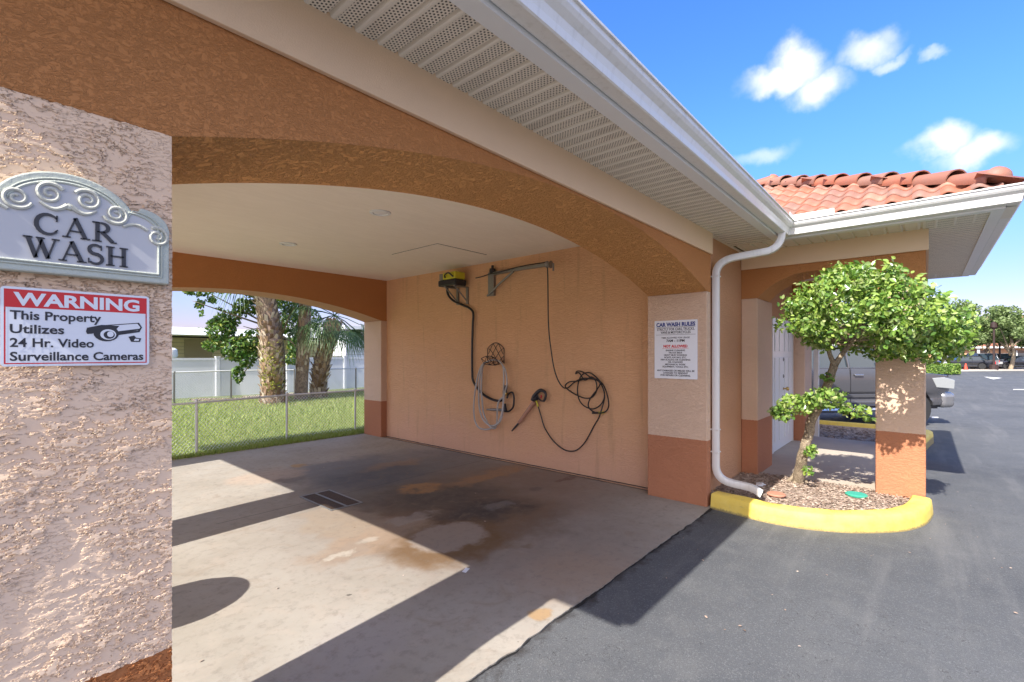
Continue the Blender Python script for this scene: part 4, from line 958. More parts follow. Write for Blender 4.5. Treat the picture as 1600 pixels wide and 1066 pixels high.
mb = MB(); rim = [wl(*c4(170, 215), .26), wl(*c4(215, 196), .27), wl(*c4(262, 200), .27), wl(*c4(300, 225), .26)]; low = [wl(*c4(195, 262), .16), wl(*c4(240, 268), .16), wl(*c4(280, 270), .16), wl(*c4(320, 262), .12)]
mb.tube(curve(rim), .006, 6); mb.tube(curve(low), .006, 6)
for i in range(4): mb.tube([rim[i], low[i], Vector((Xw - .02, low[i].y + .0, low[i].z + .05))], .005, 5)
for i in range(3): mb.tube([rim[i], low[i + 1]], .004, 5); mb.tube([rim[i + 1], low[i]], .004, 5)
mb.build('saddle', M_DKIRON, HH, smooth=True)
# grey garden hose looped over it
mb = MB()
L1 = [(325, 240), (350, 275), (358, 330), (358, 420), (355, 520), (352, 620), (345, 690), (325, 740), (290, 775), (245, 800), (190, 805), (145, 785), (118, 730), (108, 650), (112, 550), (125, 450), (145, 350), (165, 290), (185, 262),
      (200, 250), (180, 300), (172, 400), (170, 480), (178, 560), (185, 640), (200, 700), (225, 755), (255, 790), (285, 795), (300, 750), (303, 680), (308, 600), (325, 560), (355, 535)]
mb.tube(curve([onx(*c4(*p), Xw - (.10 + .02 * ((i * 5) % 4 - 1))) for i, p in enumerate(L1)]), .013, 8)
L2 = [(325, 240), (290, 228), (250, 230), (210, 245), (185, 262), (165, 330), (152, 420), (150, 500), (152, 600), (165, 670), (195, 735), (250, 775), (300, 760), (335, 700), (350, 620), (362, 520), (382, 440), (383, 380), (370, 310), (345, 265), (318, 232)]
mb.tube(curve([onx(*c4(*p), Xw - (.12 + .02 * ((i * 5) % 3 - 1))) for i, p in enumerate(L2)]), .013, 8)
GH = tag(mb.build('garden_hose', M_HOSE, smooth='all'), 'pale grey garden hose looped over the wire hanger', 'hose')
# water tap with fittings and grey short hose
TP = thing('water_tap', 'brass and black water tap with short dark hose behind the garden hose', 'tap', tuple(onx(*c4(370, 520), Xw)))
mb = MB(); mb.tube([onx(*c4(375, 440), Xw - .06), onx(*c4(368, 505), Xw - .06)], .030, 10); mb.build('hose_coupling', M_BLKP, TP, smooth=True); mb = MB(); mb.tube([onx(*c4(365, 590), Xw - .05), onx(*c4(365, 650), Xw - .05)], [.02, .038], 10); mb.build('valve_body', M_BLKP, TP, smooth=True)
mb = MB(); mb.tube([onx(*c4(368, 505), Xw), onx(*c4(368, 505), Xw - .09)], .02, 8); mb.tube([onx(*c4(368, 515), Xw - .06), onx(*c4(395, 512), Xw - .06)], .018, 8); mb.build('brass_fitting', M_BRASS, TP, smooth=True)
mb = MB(); mb.tube(curve([onx(*c4(*p), Xw - .07) for p in ((385, 545), (400, 510), (425, 497), (440, 520), (443, 570), (435, 620), (405, 652), (370, 655), (340, 645))]), .014, 8); mb.build('short_hose', M_BLK, TP, smooth=True)
mb = MB(); mb.tube([onx(*c4(218, 640), Xw - .06), onx(*c4(245, 640), Xw - .06)], .014, 8); mb.tube([onx(*c4(245, 640), Xw - .06), onx(*c4(345, 645), Xw - .06)], .020, 8); mb.build('outlet_pipe', M_GREYM, TP, smooth=True)
# drain in the floor
dc = [gp(*p, .004) for p in ((477, 776), (513, 767), (557, 788), (521, 796))]
cx_ = sum(p.x for p in dc) / 4; cy_ = sum(p.y for p in dc) / 4
DR = thing('floor_drain', 'rusty double floor drain grate set in the stained slab', 'drain', (cx_, cy_, 0))
ex = (dc[2] - dc[1]); ex = Vector((1, 0, 0)) ; 
X0_, X1_, Y0_, Y1_ = cx_ - .16, cx_ + .16, cy_ - .34, cy_ + .34
mb = MB(); 
for a in ((X0_ - .02, X1_ + .02, Y0_ - .02, Y0_), (X0_ - .02, X1_ + .02, Y1_, Y1_ + .02), (X0_ - .02, X0_, Y0_, Y1_), (X1_, X1_ + .02, Y0_, Y1_), (cx_ - .012, cx_ + .012, Y0_, Y1_)): mb.box(*a, .005, .011)
mb.build('frame', M_GREYM, DR)
mb = MB().box(X0_, X1_, Y0_, Y1_, .0045, .0055); mb.build('pit', M_DARK, DR)
for (a, b) in ((X0_ + .004, cx_ - .016), (cx_ + .016, X1_ - .004)):
    mb = MB()
    for i in range(20): yy = Y0_ + .01 + i * .034; mb.box(a, b, yy, yy + .021, .006, .0095)
    mb.build('grate', M_GRATE, DR)
# small litter on the slab
mb = MB(); c = gp(728, 891, .006); mb.obox(c, (.03, .012, 0), (-.006, .014, .001), (0, 0, .002)); tag(mb.build('paper_scrap', M_SIGNW), 'crumpled white paper scrap on the shaded slab', 'litter')
# domed bin between the left piers: its shadow lies on the slab
BN = thing('domed_bin', 'tall round bin with domed lid behind the near pier', 'bin', (.02, 3.52, 0))
MB().lathe([(.27, .0), (.285, .02), (.285, .72), (.27, .74)], (.02, 3.52, .005), n=28).build('body', M_BLKP, BN, smooth=True)
MB().lathe([(.30, .74), (.305, .78), (.28, .86), (.22, .94), (.12, 1.0), (.03, 1.02), (.03, 1.05), (0, 1.055)], (.02, 3.52, .005), n=28).build('lid', M_GREYM, BN, smooth=True)

# ------------------------------------------------------------------ kerb, planting bed, porch walk
outer = [(5.06, 1.685), (5.02, 1.45), (4.985, 1.20), (5.00, .95), (5.07, .72), (5.20, .50), (5.36, .32), (5.55, .16), (5.80, .04), (6.1, -.03), (6.36, -.05)]
def kerb(name, outer, wdt, top, z0=-.06, mat=M_YEL):
    P = curve([(x, y, 0) for x, y in outer], 5); m = len(P); mb = MB(); V = []
    for i in range(m):
        t = (P[min(i + 1, m - 1)] - P[max(i - 1, 0)]).normalized(); n = Vector((-t.y, t.x, 0)); wob = .006 * noise.noise(P[i] * 4)
        for (d, z) in ((-.012 + wob, z0), (.0 + wob, top * .5), (.008, top - .014), (.024, top), (wdt - .02, top + .004 + wob), (wdt, top - .02), (wdt, z0)): V.append(P[i] + n * d + Vector((0, 0, z)))
    k = 7; mb.add(V, [(i * k + j, i * k + j + 1, (i + 1) * k + j + 1, (i + 1) * k + j) for i in range(m - 1) for j in range(k - 1)] + [tuple(range(k)), tuple((m - 1) * k + j for j in range(k - 1, -1, -1))])
    o = mb.build(name, mat, smooth=50); recalc(o); o['kind'] = 'structure'; return o, P
k1, KP = kerb('kerb', outer, .17, .15)
inner = [(5.16, 1.76), (5.16, 1.5), (5.12, 1.2), (5.15, .95), (5.22, .75), (5.34, .56), (5.50, .40), (5.68, .27), (5.9, .16), (6.2, .09), (6.45, .05), (6.45, .40), (6.56, .42), (6.56, 1.57), (6.42, 1.58), (6.42, 1.76)]
mb = MB(); mb.add([(5.75, .95, .115)] + [(x, y, .10) for x, y in inner], [(0, 1 + i, 1 + (i + 1) % len(inner)) for i in range(len(inner))]); struct('planting_bed', mb, M_SOIL, smooth='all')
def inpoly(x, y, P):
    c = False; j = len(P) - 1
    for i in range(len(P)):
        if (P[i][1] > y) != (P[j][1] > y) and x < (P[j][0] - P[i][0]) * (y - P[i][1]) / (P[j][1] - P[i][1]) + P[i][0]: c = not c
        j = i
    return c
def leafquads(C, size, N=None, asp=.5, fold=.25, flat=0.0):
    """leaf shaped folded faces at centres C"""
    n = len(C); ax = rng.normal(size=(n, 3)); ax[:, 2] *= (1 - flat); ax /= np.linalg.norm(ax, axis=1)[:, None]
    nr = rng.normal(size=(n, 3)) + (np.array([0, 0, .6 + 3 * flat]) if N is None else N)
    sd_ = np.cross(ax, nr); sd_ /= np.linalg.norm(sd_, axis=1)[:, None]; nm = np.cross(sd_, ax)
    s = (size if np.ndim(size) else rng.uniform(size * .5, size * 1.3, n))[:, None]
    V = np.empty((n, 6, 3)); w = s * asp / 2
    V[:, 0] = C - ax * s / 2; V[:, 1] = C - ax * s * .12 + sd_ * w + nm * w * fold; V[:, 2] = C + ax * s * .22 + sd_ * w * .85 + nm * w * fold
    V[:, 3] = C + ax * s / 2; V[:, 4] = C + ax * s * .22 - sd_ * w * .85 + nm * w * fold; V[:, 5] = C - ax * s * .12 - sd_ * w + nm * w * fold
    b = np.arange(n)[:, None] * 6
    return V.reshape(-1, 3), np.concatenate([b + np.array([[0, 1, 2, 3]]), b + np.array([[0, 3, 4, 5]])], 0)
def scatter(n, P, z):
    out = []; xs_ = [p[0] for p in P]; ys_ = [p[1] for p in P]
    while len(out) < n:
        x, y = random.uniform(min(xs_), max(xs_)), random.uniform(min(ys_), max(ys_))
        if inpoly(x, y, P): out.append((x, y, z + random.uniform(0, .012)))
    return np.array(out)
mb = MB(); mb.arrays(*leafquads(scatter(5200, inner, .108), .034, asp=.45, flat=.85)); 
mb.arrays(*leafquads(scatter(2500, [(10.15, .3), (12.3, .0), (12.3, 2.6), (10.15, 2.6)], .03), .06, asp=.4, flat=.85)); mb.build('mulch', M_LITTER)['kind'] = 'stuff'
MB().box(6.5, 10.15, .10, 1.765, -.12, .102).build('porch_walk', M_WALK, bevel=.01)['kind'] = 'structure'
c = gp(1213, 774, .125); mb = MB().lathe([(.0, .0), (.085, 0), (.09, .012), (.08, .022), (0, .024)], c, n=20); tag(mb.build('round_paver', M_PAVER), 'round terracotta paver lying in the bed by the downspout', 'paver')
c = gp(1338, 773, .125); mb = MB().lathe([(.0, -.01), (.095, -.01), (.10, .005), (.09, .012), (0, .013)], c, n=20); tag(mb.build('valve_cover', M_TEAL), 'round green valve cover in the bed near the corner pier', 'cover')
mb = MB(); c = gp(1187, 757, .12); mb.obox(c, (.05, .01, .004), (-.01, .035, -.004), (0, 0, .008)); mb.obox(c + Vector((.03, -.02, .005)), (.02, .02, .0), (-.02, .02, .01), (0, 0, .006)); tag(mb.build('crushed_cup', M_SIGNW, bevel=.004), 'crushed white litter on the mulch behind the downspout', 'litter')
P_ = []
while len(P_) < 70:
    x, y = random.uniform(.8, 8), random.uniform(-2.5, 1.7)
    if inpoly(x, y, outer + [(8, 0), (8, 2)]) or random.random() > math.exp(-abs(y - .6) * 1.0): continue
    P_.append((x, y, gz(x) + .004 + random.uniform(0, .006)))
for i in range(60): P_.append((random.uniform(.6, 5), random.choice([random.uniform(1.8, 8), random.uniform(7, 8.5)]), .008))
mb = MB(); mb.arrays(*leafquads(np.array(P_), .019, asp=.5, flat=.9)); mb.build('fallen_leaves', M_LITTER)['kind'] = 'stuff'
# second bed beyond the porch
mb = MB(); mb.prism([(10.15, .1), (12.35, .05), (12.6, .3), (12.6, 2.9), (10.15, 2.9)], -.12, .03); struct('planting_bed', mb, M_SOIL)
k2, _ = kerb('kerb', [(11.0, .02), (11.8, -.06), (12.3, -.10), (12.62, .08), (12.72, .4), (12.72, 1.5), (12.72, 2.9)], .16, .11, -.14)

# ------------------------------------------------------------------ clipped tree in the bed
TB = gp(1246, 752, .11)
TR = thing('topiary_tree', 'small clipped tree with wide leafy dome and bare leaning trunk in the kerbed bed', 'tree', tuple(TB))
fork = att(1303, 568, 4.95); q1 = att(1258, 700, 5.25); q2 = att(1268, 660, 5.2); q3 = att(1290, 612, 5.1)
tb = Vector(TB)
def limb(mb, pts, r0, r1, n=9, sub=4):
    P = curve(pts, sub); m = len(P); P = [p + Vector((noise.noise(p * 9), noise.noise(p * 9 + Vector((5, 0, 0))), 0)) * .012 for p in P]
    mb.tube(P, [r0 + (r1 - r0) * (i / (m - 1)) ** .8 + .004 * noise.noise(P[i] * 22) for i in range(m)], n)
mb = MB()
limb(mb, [tb + Vector((0, 0, -.05)), tb * .5 + q1 * .5 + Vector((-.02, 0, 0)), q1, q2, q3, fork], .062, .040, 12, 6)
for i in range(7):
    a = i * .9 + .3; limb(mb, [tb + Vector((math.cos(a) * .11, math.sin(a) * .11, -.03)), tb + Vector((math.cos(a) * .055, math.sin(a) * .055, .05)), tb + Vector((0, 0, random.uniform(.14, .22)))], .028, .018, 7, 3)
limb(mb, [tb + Vector((-.05, -.03, -.04)), tb + Vector((-.01, -.01, .12)), q1 + Vector((.0, 0, -.05))], .05, .03, 8)
limb(mb, [tb + Vector((.06, -.02, -.05)), tb + Vector((.02, -.01, .12)), q1 + Vector((.0, 0, -.1))], .05, .02, 8)
tops = [att(1345, 510, 4.7), att(1285, 525, 5.0), att(1330, 505, 4.5)]
b1 = att(1333, 530, 4.85); b2 = att(1290, 535, 5.0)
limb(mb, [fork + Vector((0, 0, -.02)), att(1320, 548, 4.9), b1, att(1345, 505, 4.75), att(1355, 470, 4.7)], .030, .012)
limb(mb, [fork + Vector((0, 0, -.02)), att(1296, 548, 4.95), b2, att(1272, 512, 5.05), att(1258, 480, 5.1)], .026, .010)
CC = att(1362, 492, 4.60); CC.z = 1.85
def crownpt(az, el, k=1.0):
    # flattened dome, underside nearly flat; wider along the facade's oblique
    rx, ry = .74 * k, .70 * k
    up = .56 * k if el > 0 else .27 * k
    ca = math.cos(el); lump = 1 + .20 * noise.noise(Vector((math.cos(az) * ca * 2.6, math.sin(az) * ca * 2.6, math.sin(el) * 2.6)))
    D = Vector((SY, -CY, 0)) * (math.cos(az) * ca * rx) + Vector((CY, SY, 0)) * (math.sin(az) * ca * ry)
    return CC + D * lump + Vector((0, 0, math.sin(el) * up * lump - .12 * math.cos(az) * ca))
for i in range(26):
    az = random.uniform(0, 6.283); el = random.uniform(-.7, 1.1); e_ = crownpt(az, el, .9); s_ = random.choice([b1, b2, att(1345, 505, 4.75), att(1258, 480, 5.1), att(1355, 480, 4.7)])
    mid = s_ * .5 + e_ * .5 + Vector((0, 0, -.04)); limb(mb, [s_, mid, e_], .011, .003, 5, 3)
mb.build('trunk', M_BARK, TR, smooth='all')
pts = []; nrm = []
for i in range(820):     # leaf clumps on the clipped shell with gaps between
    az = random.uniform(0, 6.283); el = math.asin(random.uniform(-.82, 1)); k = random.uniform(.80, 1.0) if random.random() < .85 else random.uniform(.45, .8)
    c = crownpt(az, el, k); 
    if noise.noise(c * 4.0) < -.27 or (el < -.25 and random.random() < .3): continue
    out = (c - CC).normalized(); m = random.randint(16, 30); r = random.uniform(.045, .085)
    d_ = np.clip(rng.normal(size=(m, 3)), -1.5, 1.5) * r * .62; pts.append(np.array(c) + d_); nrm.append(np.tile(np.array(out) * .9 + np.array([-.2, 0, .5]), (m, 1)))
pts = np.concatenate(pts); nrm = np.concatenate(nrm)
keep = ~((pts[:, 0] > Xg - .06) & (pts[:, 1] < .45) & (pts[:, 1] > -.05)); pts = pts[keep]; nrm = nrm[keep]
mb = MB(); mb.arrays(*leafquads(pts, .052, nrm, asp=.55)); mb.build('crown', M_LEAF, TR)
def clumps(specs, leaf, per=60):
    P = []
    for (c, r, n) in specs:
        c = np.array(c); d_ = rng.normal(size=(n, 3)); d_ /= np.linalg.norm(d_, axis=1)[:, None]; d_ *= (rng.uniform(.3, 1, n) ** .5)[:, None] * np.array(r); P.append(c + d_)
    return np.concatenate(P)
sp = []
for (u, v, t, rx, rz, n) in [(1245, 632, 5.05, .20, .11, 380), (1290, 622, 4.9, .20, .12, 380), (1335, 642, 4.8, .15, .07, 150), (1222, 648, 5.1, .13, .07, 150), (1212, 640, 5.1, .07, .05, 40), (1293, 590, 5.0, .07, .05, 45), (1265, 705, 5.2, .08, .08, 70), (1262, 735, 5.2, .06, .05, 30), (1357, 655, 4.8, .06, .03, 30)]:
    sp.append((tuple(att(u, v, t)), (rx, rx, rz), n))
mb = MB(); mb.arrays(*leafquads(clumps(sp, .05), .055, None, asp=.55)); o = mb.build('lower_foliage', M_LEAF, TR); o['label'] = 'low leafy side tuft sprouting from the trunk'
mb = MB()
for (u, v, t) in ((1225, 650, 5.1), (1335, 642, 4.8), (1300, 625, 4.9), (1250, 635, 5.05)): limb(mb, [q2 * .6 + q3 * .4, att(u, v + 4, t) * .6 + q3 * .4, att(u, v, t)], .009, .003, 5, 3)
mb.build('twigs', M_BARK, TR, smooth='all')

# ------------------------------------------------------------------ back yard: fences, palms, ficus, houses
def chainlink(label, pts, h, zf, rail=.017, wire=.0030, cell=.062):
    T = thing('chain_link_fence', label, 'fence', (pts[0][0], pts[0][1], zf(*pts[0])))
    mesh = MB(); rl = MB()
    for (a, b) in zip(pts, pts[1:]):
        a3, b3 = Vector((*a, zf(*a))), Vector((*b, zf(*b))); L = (b3 - a3).length; d_ = (b3 - a3) / L; nrm_ = Vector((-d_.y, d_.x, 0)); up = Vector((0, 0, 1))
        rl.tube([a3 + up * h, b3 + up * h], rail, 8)
        n = int(L / cell)
        for i in range(-int(h / cell), n + 1):
            for sg in (1, -1):
                s0 = i * cell; s1 = s0 + h
                lo_, hi_ = max(s0, 0), min(s1, n * cell)
                if hi_ <= lo_: continue
                if sg > 0: p, q = (lo_, lo_ - s0), (hi_, hi_ - s0)
                else: p, q = (lo_, h - (lo_ - s0)), (hi_, h - (hi_ - s0))
                off = nrm_ * (wire if sg > 0 else -wire)
                mesh.tube([a3 + d_ * p[0] + up * p[1] + off, a3 + d_ * q[0] + up * q[1] + off], wire, 3, cap=False)
    mesh.build('wire_mesh', M_GALV, T); rl.build('top_rail', M_GALV, T, smooth=True)
    return T
fz = lambda x, y: lz(x, y) - .0
f1 = [(-1.2, 8.35), (.6, 8.56)] + [tuple(gp(u, v)[:2]) for u, v in ((307, 711), (448, 686), (555, 672))] + [(6.9, 9.2), (8.4, 9.3), (10, 9.4)]
F1 = chainlink('low chain link fence along the edge of the wash slab', f1, .84, lambda x, y: -.01)
for p in f1: 
    MB().tube([(*p, -.05), (*p, .86)], .020, 8).lathe([(.022, .86), (.022, .875), (0, .895)], (*p, 0), n=8).build('post', M_GALV, F1, smooth=True)
f2 = [(1.0, 16.4)] + [tuple((ray(u)[0] * t, ray(u)[1] * t)) for u, t in ((272, 13.9), (361, 15.2), (460, 16.6), (556, 18.3))] + [(12.6, 17.4), (16, 17.8)]
F2 = chainlink('further chain link fence in front of the white vinyl fence', f2, .92, lz, .020, .003, .075)
for p in f2: MB().tube([(*p, lz(*p) - .05), (*p, lz(*p) + .95)], .026, 8).build('post', M_GREYM, F2, smooth=True)
VF = thing('vinyl_fence', 'white solid vinyl privacy fence behind the palm trunks', 'fence', (6, 18.6, 0))
xx = -4
while xx < 30:
    MB().box(xx + .06, xx + 2.34, 18.58, 18.62, .05, 1.42).build('panel', M_VINYL, VF)
    MB().box(xx + .06, xx + 2.34, 18.56, 18.64, 1.40, 1.48).build('rail', M_VINYL, VF)
    MB().box(xx - .06, xx + .06, 18.54, 18.66, 0, 1.50).box(xx - .075, xx + .075, 18.525, 18.675, 1.50, 1.53).build('post', M_VINYL, VF); xx += 2.4
def palm(label, base, top, r0, r1, seed, boots=True, crown=1.9, nf=26, moss=False, curveoff=(0, 0)):
    random.seed(seed); base, top = Vector(base), Vector(top); T = thing('palm_tree', label, 'palm tree', tuple(base), 'palms in the back yard')
    mid = base * .5 + top * .5 + Vector((curveoff[0], curveoff[1], 0)); P = curve([base + Vector((0, 0, -.2)), base * .75 + mid * .25, mid, top], 8); m = len(P)
    mb = MB(); rs = [(r0 + (r1 - r0) * i / (m - 1)) * (1 + .22 * max(0, 1 - i / 4)) for i in range(m)]; mb.tube(P, rs, 14); mb.build('trunk', M_PALM, T, smooth='all')
    mb = MB(); L = (top - base).length; n = int(L / .024)
    for i in range(n):
        t = i / n; 
        if boots is not True and t < .35: continue
        p = P[min(m - 1, int(2 + t * (m - 3)))]; 
        f_ = 2 + t * (m - 3); k = int(f_); p = P[k].lerp(P[min(k + 1, m - 1)], f_ - k); a = i * 2.399 + random.uniform(-.3, .3)
        o = Vector((math.cos(a), math.sin(a), 0)); s_ = Vector((-o.y, o.x, 0)); r = (r0 + (r1 - r0) * t); out = random.uniform(.05, .16) if boots is True else .03; hgt = random.uniform(.13, .24); w = r * .34
        b = p + o * r * .92
        for sg in (-1, 1):   # split leaf base
            mb.add([b + s_ * w * sg * 1.2 - Vector((0, 0, hgt * .5)), b - Vector((0, 0, hgt * .2)) + o * .02, b + o * out + s_ * w * .5 * sg + Vector((0, 0, hgt * .5)), b + s_ * w * 1.3 * sg + o * out * .6 + Vector((0, 0, hgt * .35))], [(0, 1, 2, 3)])
    mb.build('boots', M_BOOT, T)
    if moss:
        C = []
        for i in range(520):
            t = random.uniform(.26, .56); p = P[int(2 + t * (m - 3))]; a = math.pi * 1.35 + random.gauss(0, .8); C.append(p + Vector((math.cos(a), math.sin(a), 0)) * (r0 * 1.02) + Vector((0, 0, random.uniform(-.1, .1))))
        mb = MB(); mb.arrays(*leafquads(np.array(C), .085, asp=.3)); mb.build('fern', M_MOSS, T)['kind'] = 'stuff'
    mb = MB()
    for i in range(nf):
        a = random.uniform(0, 6.283); el = random.uniform(-1.0, 1.1); d_ = Vector((math.cos(a) * math.cos(el), math.sin(a) * math.cos(el), math.sin(el)))
        st_ = top + Vector((0, 0, .15)); pl = crown * .42; e_ = st_ + d_ * pl; mb.tube([st_, st_ + d_ * pl * .5 + Vector((0, 0, .04)), e_], .012, 4)
        s_ = d_.cross(Vector((0, 0, 1))).normalized(); u_ = s_.cross(d_)
        for k in range(22):    # fan of blades
            an = R(-80 + 160 * k / 21); q = (d_ * math.cos(an) + s_ * math.sin(an)).normalized(); ln = crown * .5 * (1 - .25 * abs(an) / 1.4) * random.uniform(.85, 1.1)
            p1 = e_ + q * ln * .55 + u_ * .03; p2 = e_ + q * ln + Vector((0, 0, -ln * random.uniform(.25, .55))); sd2 = q.cross(u_).normalized() * .016
            mb.add([e_, p1 - sd2, p2, p1 + sd2], [(0, 1, 2, 3)])
    mb.build('crown', M_FROND, T)
def tpt(u, t, z): dx, dy = ray(u); return (dx * t, dy * t, z)
palm('stout palm with shaggy boots and yellow fern on its trunk', tpt(428, 14.0, .1), tpt(402, 14.0, 4.6), .31, .24, 3, True, 2.4, 26, True, (.10, 0))
palm('slim bare palm trunk between the other two palms', tpt(470, 15.0, .15), tpt(482, 15.0, 5.2), .21, .16, 4, False, 2.4, 24)
palm('leaning shorter palm with green fan fronds showing under the arch', tpt(496, 15.6, .15), tpt(523, 15.6, 2.75), .23, .26, 5, True, 2.0, 30, False, (-.12, 0))
random.seed(11)
FT = thing('ficus_tree', 'dark leaved tree reaching behind the stout palm trunk', 'tree', tpt(440, 15.0, .15))
mb = MB(); fb = Vector(tpt(440, 15.4, .1)); limb(mb, [fb, fb + Vector((0, 0, 1.6)), Vector(tpt(425, 15.2, 3.6)), Vector(tpt(400, 15, 5.2))], .12, .05)
br = [(345, 540, 14.2), (330, 460, 13.6), (380, 510, 14.4), (440, 500, 14.9), (465, 545, 15), (300, 470, 13.2), (375, 590, 14.2), (460, 480, 14.6)]
for (u, v, t) in br: limb(mb, [fb + Vector((0, 0, random.uniform(1.2, 3))), att(u, v, t) * .6 + fb * .4 + Vector((0, 0, .9)), att(u, v, t)], .04, .01, 6, 3)
mb.build('trunk', M_BARK, FT, smooth='all')
sp = []
for (u, v, t, rx, rz, n) in [(345, 515, 14, .42, .38, 520), (370, 545, 14.1, .45, .38, 560), (355, 500, 14.3, .38, .3, 300), (395, 535, 14.4, .42, .42, 420), (385, 560, 14.1, .3, .3, 220), (372, 585, 14.1, .18, .28, 150), (330, 540, 13.8, .25, .16, 130), (385, 480, 14.4, .4, .3, 330),
                             (400, 455, 14.4, .5, .22, 330), (350, 452, 14, .5, .13, 210), (310, 457, 13.5, .38, .10, 110), (295, 455, 13.3, .14, .10, 60), (312, 475, 13.5, .13, .15, 50), (330, 468, 13.7, .16, .12, 50), (343, 482, 13.8, .06, .06, 14), (315, 490, 13.5, .08, .1, 14),
                             (450, 470, 16.6, .5, .45, 700), (455, 505, 16.6, .45, .5, 700), (465, 540, 16.6, .35, .4, 420), (455, 560, 16.6, .3, .25, 200), (490, 500, 16.6, .3, .4, 160), (440, 440, 16.6, .6, .3, 500), (500, 530, 16.6, .15, .2, 40), (400, 410, 14.6, 1.6, .5, 900)]:
    sp.append((tuple(att(u, v, t)), (rx, rx, rz), int(n * 1.25)))
mb = MB(); mb.arrays(*leafquads(clumps(sp, .1), .125, None, asp=.48)); mb.build('crown', M_LEAFD, FT)
# neighbour's house and carport
H1 = thing('mobile_home', 'pale yellow mobile home with flat white carport roof behind the vinyl fence', 'house', (7, 25, 0))
def tp(u, t): dx, dy = ray(u); return dx * t, dy * t
MB().box(2, 13, 25, 30, 0, 2.35).build('wall', M_HOUSEY, H1)
mb = MB()
for z in np.arange(.2, 2.3, .16): mb.box(2, 13, 24.985, 25, z, z + .012)
mb.build('siding_line', M_SIDLINE, H1)
MB().box(1.5, 13.4, 22.6, 30.4, 2.42, 2.62).build('roof', M_WHITE, H1)
mb = MB(); mb.add([(1.5, 22.3, 2.40), (13.4, 22.3, 2.40), (13.4, 22.6, 2.70), (1.5, 22.6, 2.70), (1.5, 22.6, 2.36), (13.4, 22.6, 2.36)], [(0, 1, 2, 3), (0, 4, 5, 1)]); mb.build('fascia', M_WHITE, H1)
MB().box(6.2, 7.3, 24.96, 24.99, .3, 2.3).build('carport_shade_panel', M_CARPORT, H1)  # flat panel with the carport's shade painted in as darker siding
mb = MB(); mb.tube([(7.15, 22.75, 1.3), (7.4, 22.75, 2.4)], .05, 6); mb.build('post', M_WHITE, H1)
mb = MB(); mb.lathe([(0, 0), (.16, .02), (.2, .10), (.18, .34), (.1, .40), (0, .41)], (5.05, 22.0, 1.45), n=20); mb.tube([(5.05, 22, 0), (5.05, 22, 1.5)], .04); tag(mb.build('folded_parasol', M_SIGNW, smooth=True), 'white rounded canopy top showing above the vinyl fence at far left', 'canopy')
H2 = thing('white_mobile_home', 'white mobile home wall rising behind the leaning palm', 'house', (18, 27, 0))
MB().box(14.6, 26, 26, 31, 0, 3.1).build('wall', M_VINYL, H2)
mb = MB()
for z in np.arange(.2, 3.0, .2): mb.box(14.6, 26, 25.985, 26, z, z + .014)
mb.build('siding_line', M_SIDLINE, H2)
MB().box(14.3, 26.4, 25.6, 31.4, 3.1, 3.3).build('roof', M_WHITE, H2)
def bgtree(name, label, base, h, r, n, seed, group, leaf=.5, mat=M_LEAFO, trunkr=.2, low=.35, flat=.8, cat='tree', squash=.62):
    random.seed(seed); T = thing(name, label, cat, tuple(base), group); base = Vector(base); cz = h * .64
    mb = MB(); top = base + Vector((0, 0, h * .55)); limb(mb, [base - Vector((0, 0, .3)), base + Vector((random.uniform(-.3, .3), random.uniform(-.3, .3), h * .25)), top], trunkr, trunkr * .6, 8)
    for i in range(7):
        a = random.uniform(0, 6.28); limb(mb, [base + Vector((0, 0, h * random.uniform(.22, .4))), base + Vector((math.cos(a) * r * .4, math.sin(a) * r * .4, h * .55)), base + Vector((math.cos(a) * r * .8, math.sin(a) * r * .8, h * .75))], trunkr * .45, trunkr * .1, 5, 3)
    mb.build('trunk', M_BARK, T, smooth='all'); sp_ = []
    for i in range(26):
        a = random.uniform(0, 6.28); rr = r * math.sqrt(random.random()) * .85; z = h * low + (h * (1 - low)) * random.uniform(.12, .92) * (1 - .45 * (rr / r) ** 2); q = r * random.uniform(.18, .34)
        sp_.append(((base.x + math.cos(a) * rr, base.y + math.sin(a) * rr, base.z + z), (q, q, q * squash), int(n / 26)))
    mb = MB(); mb.arrays(*leafquads(clumps(sp_, 1), leaf, None, asp=.6)); mb.build('crown', mat, T); return T
for i, (u, t, h, r) in enumerate(((285, 60, 3.9, 3.0), (318, 64, 3.8, 3.6), (338, 50, 4.0, 2.4), (262, 52, 4.2, 1.5))):
    lab = ['low round tree over the white carport roof, left of two', 'low wide tree over the white carport roof', 'pale green tree beside the ficus above the white roof', 'tree tip at the far left edge over the roof'][i]
    bgtree('distant_tree', lab, (*tp(u, t), 0), h * 1.15, r, 1300, 20 + i, 'distant trees over the carport roof', .35, squash=.7)

# ------------------------------------------------------------------ vehicles
def mirrored(f):
    for s in (-1, 1): f(s)
def wheel(T, x, y, r, w, side):
    rim_ = None
    o = MB().lathe([(r * .62, -w / 2), (r * .93, -w / 2), (r, -w * .36), (r, w * .36), (r * .93, w / 2), (r * .62, w / 2)], (x, y, r), (0, 1, 0), 28).build('wheel', M_TYRE, T, smooth=True)
    mb = MB(); yo = y + side * (w / 2 - .02); mb.lathe([(r * .62, -.02), (r * .60, .015), (r * .54, .005), (r * .5, -.04), (0, -.05)], (x, yo, r), (0, side, 0), 28)
    for k in range(6):
        a = k * math.pi / 3; d_ = Vector((math.cos(a), 0, math.sin(a))); s_ = Vector((-math.sin(a), 0, math.cos(a)))
        mb.obox(Vector((x, yo - side * .01, r)) + d_ * r * .3, d_ * r * .28, s_ * .035, (0, .02, 0))
    mb.build('rim', M_CHROME, o, smooth=True)
